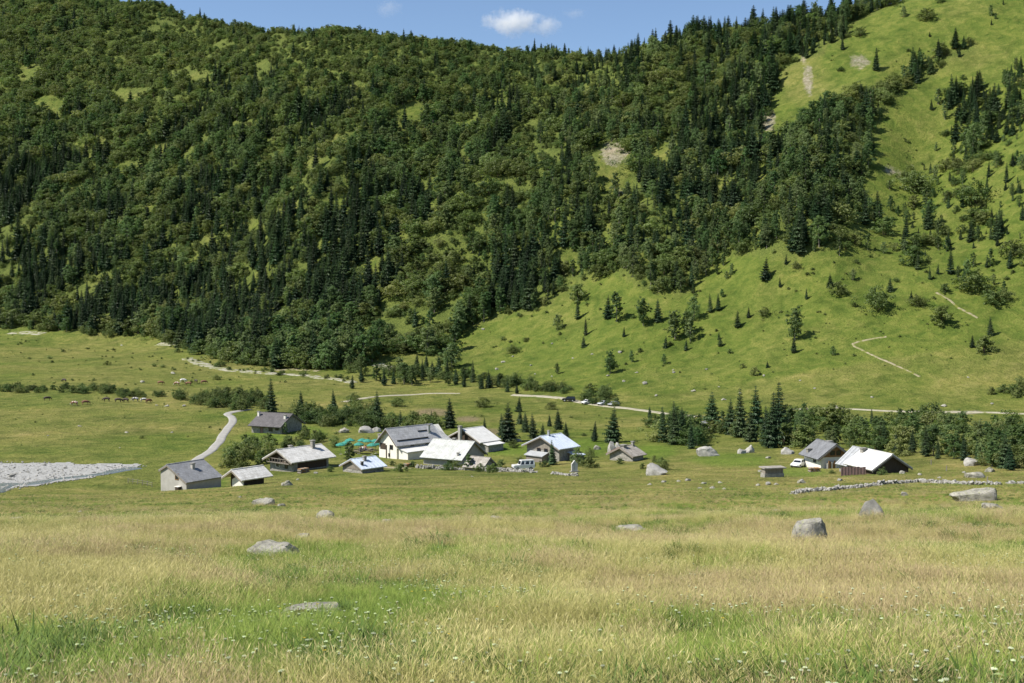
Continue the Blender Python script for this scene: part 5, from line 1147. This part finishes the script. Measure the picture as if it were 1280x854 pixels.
tree_px(3, [(515, 584, 7), (549, 546, 10), (612, 562, 8), (642, 560, 9), (668, 562, 10), (737, 572, 9), (300, 588, 10), (413, 590, 7), (706, 566, 9), (1040, 592, 5), (1102, 594, 7), (1115, 590, 8), (1130, 588, 8), (490, 582, 6), (560, 588, 8), (570, 587, 9), (680, 584, 8), (650, 578, 6), (728, 582, 9), (775, 580, 7)], 'small garden bush growing against the hamlet buildings', 'garden bushes between the hamlet buildings')
tree_px(0, [(606, 546, 26), (656, 540, 26), (628, 545, 30), (678, 552, 24), (708, 548, 22), (540, 534, 22), (500, 536, 24)], 'young spruce standing between the backs of the hamlet houses', 'young spruces among the hamlet houses')
# dwarf shrubs and tussocks too many to count
n = 8000; uu = RNG.uniform(-60, 1340, n); vv = RNG.uniform(60, 560, n); q = pix(uu, vv)
kp = (q[:, 1] > 240) & (q[:, 1] < 1000) & (fbm(q[:, 0] / 30, q[:, 1] / 30, 55, 3) > .47)
kp &= ~inpoly(uu, vv, RIVER)
for pl in ([(236, 582), (262, 565), (278, 545), (291, 527), (284, 518), (312, 512)], [(640, 494), (715, 501), (800, 513), (875, 521)], [(975, 514), (1080, 512), (1280, 518)]): kp &= seg_dist(uu, vv, pl) > 6
kp &= (vv < 480) | (RNG.uniform(0, 1, n) < .22)
kp &= ~inpoly(uu, vv, OPEN_HILL) | (RNG.uniform(0, 1, n) < .30)
q = q[kp]; hh = RNG.gamma(3, .16, len(q)) + .12; hh = np.where(q[:, 1] < 420, hh * .55, hh)
stuff('dwarf_shrubs', q - (0, 0, .05), RNG.uniform(0, 6.28, len(q)), np.c_[hh / 2.6 * 1.5, hh / 2.6 * 1.5, hh / 2.6], RNG.integers(0, 3, len(q)), [p[2] for p in SHR], 'dwarf shrubs and coarse tussocks dotting the pastures and slopes', 'ground cover')
# river stones
n = 2600; uu = RNG.uniform(-60, 184, n); vv = RNG.uniform(576, 618, n); kp = inpoly(uu, vv, RIVER); q = pix(uu[kp], vv[kp]); sz = RNG.gamma(1.6, .07, len(q)) + .05
stuff('river_stones', q + (0, 0, .08), RNG.uniform(0, 6.28, len(q)), np.c_[sz, sz, sz * .8], RNG.integers(0, 4, len(q)), STN, 'pale stones strewn over the gravel bed', 'stones')

# ------------------------------------------------------------------ meadow: grass tufts and flowers
def blade_mat(name, c_lo, c_hi, tip, transl=.30):
    m, nt, b = nmat(name); oi = node(nt, 'ShaderNodeObjectInfo'); co = obj_co(nt)
    col = ramp(nt, oi.outputs['Random'], [(.0, c_lo), (1.0, c_hi)])
    sx = node(nt, 'ShaderNodeSeparateXYZ'); nt.links.new(co, sx.inputs[0])
    col = mix(nt, ramp(nt, sx.outputs[2], [(.15, (0, 0, 0)), (.55, (1, 1, 1))]), col, tip)
    f = noise(nt, 14, 2, .5, co); col = mix(nt, .6, col, ramp(nt, f, [(.3, (.7,) * 3), (.7, (1.25,) * 3)]), 'MULTIPLY')
    b.inputs['Roughness'].default_value = .6; b.inputs['Specular IOR Level'].default_value = .2; nt.links.new(col, b.inputs['Base Color'])
    gn = node(nt, 'ShaderNodeNewGeometry').outputs['Normal']; vm = node(nt, 'ShaderNodeVectorMath', operation='MULTIPLY_ADD'); nt.links.new(gn, vm.inputs[0]); vm.inputs[1].default_value = (.55,) * 3; vm.inputs[2].default_value = (0, 0, .50)
    vn = node(nt, 'ShaderNodeVectorMath', operation='NORMALIZE'); nt.links.new(vm.outputs[0], vn.inputs[0]); nt.links.new(vn.outputs[0], b.inputs['Normal'])
    t = node(nt, 'ShaderNodeBsdfTranslucent'); nt.links.new(col, t.inputs['Color']); ms = node(nt, 'ShaderNodeMixShader'); ms.inputs[0].default_value = transl
    nt.links.new(b.outputs[0], ms.inputs[1]); nt.links.new(t.outputs[0], ms.inputs[2]); nt.links.new(ms.outputs[0], nt.nodes['Material Output'].inputs['Surface']); return m
M['g_green'] = blade_mat('green_grass', (.145, .225, .036), (.270, .350, .066), (.42, .46, .13))
M['g_gold'] = blade_mat('golden_grass', (.30, .295, .085), (.50, .455, .165), (.80, .68, .37))
M['g_red'] = blade_mat('russet_grass', (.34, .29, .12), (.48, .38, .19), (.68, .50, .34))
M['f_white'] = leafy('umbel_white', (.60, .60, .52), (.66, .66, .58), (.72, .72, .64), .5)
M['f_yellow'] = solid('petal_yellow', (.75, .50, .03), rough=.7, scale=20, bmp=0)
M['stem'] = solid('green_stem', (.26, .32, .12), rough=.7, scale=20, bmp=0)
def tuft(seed, n, h0, h1, spread, wid, heads, m, lean=.35):
    rg = np.random.default_rng(seed); V_, F_ = [], []
    for _ in range(n):
        r = spread * math.sqrt(rg.uniform()); an = rg.uniform(0, 6.28); p = np.array((r * math.cos(an), r * math.sin(an), -.04)); h = rg.uniform(h0, h1)
        a2 = rg.uniform(0, 6.28); d = np.array((math.cos(a2), math.sin(a2), 0)) * h * lean * rg.uniform(.3, 1.4); sd = np.array((-math.sin(a2 + rg.normal(0, .6)), math.cos(a2), 0)); w = wid * rg.uniform(.7, 1.3)
        m1 = p + d * .3 + (0, 0, h * .55); m2 = p + d * .75 + (0, 0, h * .88); t = p + d * 1.25 + (0, 0, h * (1.0 if not heads else 1.05))
        q = len(V_)
        V_.extend([p - sd * w, p + sd * w, m1 + sd * w * .8, m1 - sd * w * .8, t]); F_.extend([(q, q + 1, q + 2, q + 3), (q + 3, q + 2, q + 4)])
        if heads and rg.uniform() < heads:
            q = len(V_); hw = rg.uniform(.0015, .0032); hl = rg.uniform(.03, .07); dd = (t - m1) / np.linalg.norm(t - m1)
            V_.extend([t - dd * .03, t + sd * hw + dd * hl * .4, t + dd * hl, t - sd * hw + dd * hl * .4, t + np.array((sd[1], -sd[0], 0)) * hw + dd * hl * .4]); F_.extend([(q, q + 1, q + 2, q + 3), (q, q + 4, q + 2)])
    return mesh('tuft', V_, F_, [m])
TG = [tuft(1, 90, .10, .24, .18, .0034, 0, M['g_green'], .5), tuft(2, 90, .08, .28, .20, .0038, 0, M['g_green'], .7), tuft(3, 80, .12, .32, .19, .0032, .15, M['g_green'], .5)]
TY = [tuft(4, 76, .08, .32, .21, .0022, .5, M['g_gold'], .6), tuft(5, 76, .08, .28, .23, .0022, .45, M['g_gold'], .9), tuft(6, 70, .10, .36, .20, .0020, .6, M['g_gold'], .7)]
TR = [tuft(7, 66, .10, .34, .22, .0020, .8, M['g_red'], .6)]
def umbel(seed):
    rg = np.random.default_rng(seed); st = MB(); hd = MB(); H = rg.uniform(.20, .31); ln = rg.normal(0, .04, 2)
    st.tube((0, 0, -.03), (ln[0], ln[1], H), .004, .003, 5, False)
    for k in range(3): a = rg.uniform(0, 6.28); z = H * (.2 + .2 * k); st.add([(0, 0, z), (.07 * math.cos(a), .07 * math.sin(a), z + .03), (.12 * math.cos(a + .2), .12 * math.sin(a + .2), z + .01), (.06 * math.cos(a + .35), .06 * math.sin(a + .35), z + .02)], [(0, 1, 2, 3)])
    for k in range(13):
        r = .021 * math.sqrt(k / 12.0) * (.6 + .4 * ((seed * 7 + k * k) % 5) / 4); a = k * 2.4; c = (ln[0] + r * math.cos(a), ln[1] + r * math.sin(a), H + .028 - r * r * 5); w = rg.uniform(.004, .0075)
        st.tube((ln[0], ln[1], H - .01), c, .0015, .001, 3, False)
        hd.add([(c[0], c[1], c[2] + .007)] + [(c[0] + w * math.cos(t), c[1] + w * math.sin(t), c[2] - .004) for t in [i * 1.0472 for i in range(6)]], [(0, i + 1, (i + 1) % 6 + 1) for i in range(6)])
    return st, hd
UMB = []
for k in range(4):
    st, hd = umbel(k + 1); n0 = len(st.v)
    UMB.append((st.mesh('stem', M['stem']), hd.mesh('flower_head', M['f_white']), mesh('umbel', st.v + hd.v, st.f + [tuple(i + n0 for i in f) for f in hd.f], [M['stem'], M['f_white']], [0] * len(st.f) + [1] * len(hd.f))))
def yellow(seed):
    rg = np.random.default_rng(seed); st = MB(); hd = MB(); H = rg.uniform(.22, .34); st.tube((0, 0, -.03), (.02, 0, H), .003, .0025, 5, False)
    for k in range(9): a = k * .698; hd.add([(.02, 0, H), (.02 + .014 * math.cos(a - .25), .014 * math.sin(a - .25), H + .008), (.02 + .024 * math.cos(a), .024 * math.sin(a), H + .006), (.02 + .014 * math.cos(a + .25), .014 * math.sin(a + .25), H + .008)], [(0, 1, 2, 3)])
    return st, hd
YEL = []
st, hd = yellow(3); n0 = len(st.v); YEL.append((st.mesh('stem', M['stem']), hd.mesh('flower_head', M['f_yellow']), mesh('yellow_flower', st.v + hd.v, st.f + [tuple(i + n0 for i in f) for f in hd.f], [M['stem'], M['f_yellow']], [0] * len(st.f) + [1] * len(hd.f))))

M['g_herb'] = blade_mat('dark_herb', (.070, .125, .022), (.125, .190, .040), (.17, .23, .06))
TH = [tuft(11, 34, .10, .24, .20, .011, 0, M['g_herb'], .9), tuft(12, 30, .12, .30, .18, .013, 0, M['g_herb'], .7)]
def goldness(x, y, u_, v_):
    g = .555 + (fbm(x / 9, y / 9, 41, 3) - .5) * 1.7 + (fbm(x / 2.2, y / 2.2, 42, 2) - .5) * 1.0
    bb = lambda l: blobs(u_, v_, l)
    g += bb([(640, 672, 900, 20)]) * .35
    g += bb([(60, 715, 160, 45), (1000, 730, 360, 70), (720, 810, 180, 60)]) * .36
    g -= bb([(380, 715, 130, 36), (330, 800, 190, 50), (120, 830, 160, 40), (430, 760, 120, 30)]) * .42
    g -= bb([(1150, 650, 90, 14), (900, 820, 90, 40), (1220, 780, 90, 60)]) * .22
    g -= sstep(90, 215, y) * .22 + (1 - sstep(9, 17, y)) * .16
    return g
ROCKS = [(o.location.x, o.location.y, max(o.dimensions.x, .3) * .5) for o in bpy.data.objects if o.name.startswith('boulder') and o.location.y < 120]
def scatter(y0, y1, per_m2, seed):
    rg = np.random.default_rng(seed); half = .54
    area = half * (y1 * y1 - y0 * y0) + 8 * (y1 - y0); n = int(area * per_m2)
    y = np.sqrt(rg.uniform(y0 * y0, y1 * y1, n)); x = rg.uniform(-1, 1, n) * (y * half + 4)
    kp = np.ones(n, bool)
    for bx, by, br in ROCKS: kp &= np.hypot((x - bx) / br, (y - by + br * .45) / (br * 1.1)) > .92
    x, y = x[kp], y[kp]; z = height(x, y); u_, v_ = project(x, y, z); return rg, x, y, z, u_, v_
P_, RZ, S_, K_ = [], [], [], []
for (y0, y1, d, sc, sd) in ((5.5, 14, 60, 1.0, 1), (14, 28, 30, 1.05, 2), (28, 55, 13, 1.2, 3), (55, 95, 6.5, 1.4, 4), (95, 150, 2.6, 1.5, 5), (150, 215, .7, 1.6, 6)):
    rg, x, y, z, u_, v_ = scatter(y0, y1, d, sd); g = goldness(x, y, u_, v_) + rg.normal(0, .30, len(x))
    k = np.where(g > .52, 3 + rg.integers(0, 3, len(x)), rg.integers(0, 3, len(x))); rd = fbm(x / 5, y / 5, 47, 2)
    k = np.where((g > .42) & (rd + .14 * blobs(u_, v_, [(640, 672, 900, 18), (1050, 760, 160, 60), (60, 740, 90, 40)]) > .56) & (rg.uniform(0, 1, len(x)) < .5), 6, k)
    hb = fbm(x / 1.7, y / 1.7, 53, 3); k = np.where((g < .62) & (hb > .60) & (rg.uniform(0, 1, len(x)) < .7), 7 + rg.integers(0, 2, len(x)), k)
    sv = sc * rg.uniform(.7, 1.2, len(x)) * (1 - .55 * sstep(60, 130, y) - .2 * sstep(130, 215, y)) * (.45 + 1.1 * fbm(x / 2.6, y / 2.6, 49, 3))
    P_.append(np.c_[x, y, z]); RZ.append(rg.uniform(0, 6.28, len(x))); S_.append(np.c_[sv * 1.1, sv * 1.1, sv]); K_.append(k)
P_, RZ, S_, K_ = np.concatenate(P_), np.concatenate(RZ), np.concatenate(S_), np.concatenate(K_)
print('tufts', len(P_))
stuff('meadow_grass', P_, RZ, S_, K_, TG + TY + TR + TH, 'tall golden and green meadow grass covering the near slope', 'grass', tilt=np.random.default_rng(9).normal(0, .20, (len(P_), 2)))
# flowers: the nearest ones one by one, the others together
FP = []
for (y0, y1, d, sd) in ((6, 16, 14.0, 21), (16, 34, 9.0, 22), (34, 60, 3.0, 23)):
    rg, x, y, z, u_, v_ = scatter(y0, y1, d, sd); c = fbm(x / 3.2, y / 3.2, 77, 3)
    want = np.clip((c - .47) * 9, .04, 1) * (.35 + .65 * (1 - np.clip(goldness(x, y, u_, v_), 0, 1)))
    kp = rg.uniform(0, 1, len(x)) < want; FP.append(np.c_[x, y, z, u_, v_][kp])
FP = np.concatenate(FP); o_ = np.argsort(FP[:, 1]); FP = FP[o_]; vis = (FP[:, 3] > -5) & (FP[:, 3] < 1285) & (FP[:, 4] < 870)
rg = np.random.default_rng(31); done = 0; rest_f = []
for i, q in enumerate(FP):
    if vis[i] and done < 270:
        k = int(rg.integers(4)); e = empty('umbel_flower', (q[0], q[1], q[2]), rg.uniform(0, 6.28), 'white flat topped flower standing in the near meadow grass', 'flower', 'white flowers in the near meadow'); s_ = rg.uniform(.65, 1.1); e.scale = (s_, s_, s_ * rg.uniform(.85, 1.1))
        ob('stem', UMB[k][0], e); ob('flower_head', UMB[k][1], e); done += 1
    else: rest_f.append(q)
rest_f = np.array(rest_f); print('flowers', done, len(rest_f))
stuff('far_flowers', rest_f[:, :3], rg.uniform(0, 6.28, len(rest_f)), rg.uniform(.7, 1.1, len(rest_f)), rg.integers(0, 4, len(rest_f)), [k[2] for k in UMB], 'white flowers dotting the meadow farther off', 'flowers')
rg, x, y, z, u_, v_ = scatter(6, 20, .35, 25)
vv_ = (u_ > 0) & (u_ < 1280) & (v_ < 860)
for a, b, c in zip(x[vv_][:60], y[vv_][:60], z[vv_][:60]):
    e = empty('yellow_flower', (a, b, c), rg.uniform(0, 6.28), 'small yellow flower standing in the near meadow grass', 'flower', 'yellow flowers in the near meadow'); ob('stem', YEL[0][0], e); ob('flower_head', YEL[0][1], e)

# ------------------------------------------------------------------ clouds far behind the ridge
def cloud(u_, v_, wp, hp, D, dens, label, seed, n=9):
    dx, dz = ray(u_, v_); c = np.array((dx * D, D, dz * D)); w = wp * D / F_PX / 2; h = hp * D / F_PX / 2; rg = np.random.default_rng(seed)
    bm = bmesh.new(); bmesh.ops.create_icosphere(bm, subdivisions=4, radius=1.0)
    for v_2 in bm.verts:
        p = v_2.co; k = .75 + .6 * fbm(np.array([p.x * 2.2 + seed]), np.array([p.z * 2.2 + p.y * 1.3]), seed, 3)[0]
        v_2.co = Vector((p.x * w * k, p.y * w * .6 * k, p.z * h * k))
    me = bpy.data.meshes.new('cloud'); bm.to_mesh(me); bm.free()
    m = bpy.data.materials.new('cloud_vapour'); m.use_nodes = True; nt = m.node_tree; nt.nodes.remove(nt.nodes['Principled BSDF'])
    pv = node(nt, 'ShaderNodeVolumePrincipled'); pv.inputs['Color'].default_value = (1, 1, 1, 1); pv.inputs['Anisotropy'].default_value = .3
    g = obj_co(nt); f = noise(nt, 1.0 / (h * .8), 6, .68, g)
    mpn = node(nt, 'ShaderNodeMapping'); mpn.inputs['Scale'].default_value = (1 / w, 1 / (w * .6), 1 / h); nt.links.new(g, mpn.inputs['Vector'])
    vl = node(nt, 'ShaderNodeVectorMath', operation='LENGTH'); nt.links.new(mpn.outputs[0], vl.inputs[0])
    edge = math_n(nt, 'SUBTRACT', 1.0, vl.outputs['Value'])
    d = math_n(nt, 'MULTIPLY_ADD', edge, .9, math_n(nt, 'MULTIPLY_ADD', f, 2.2, -1.22)); d = math_n(nt, 'MAXIMUM', d, 0.0)
    nt.links.new(math_n(nt, 'MULTIPLY', d, dens), pv.inputs['Density']); nt.links.new(pv.outputs[0], nt.nodes['Material Output'].inputs['Volume'])
    me.materials.append(m); o = ob('cloud', me, None, tuple(c)); return tag(o, label, 'cloud')
cloud(640, 28, 84, 36, 3000, .050, 'small white cumulus cloud peeping over the wooded ridge', 5)
cloud(683, 32, 40, 30, 3000, .035, 'small white puff beside the cumulus cloud', 8)
cloud(718, 17, 34, 14, 3000, .012, 'thin faint wisp of cloud above the ridge', 11)
cloud(485, 10, 40, 26, 3200, .010, 'very faint streak of cloud in the blue sky', 14)
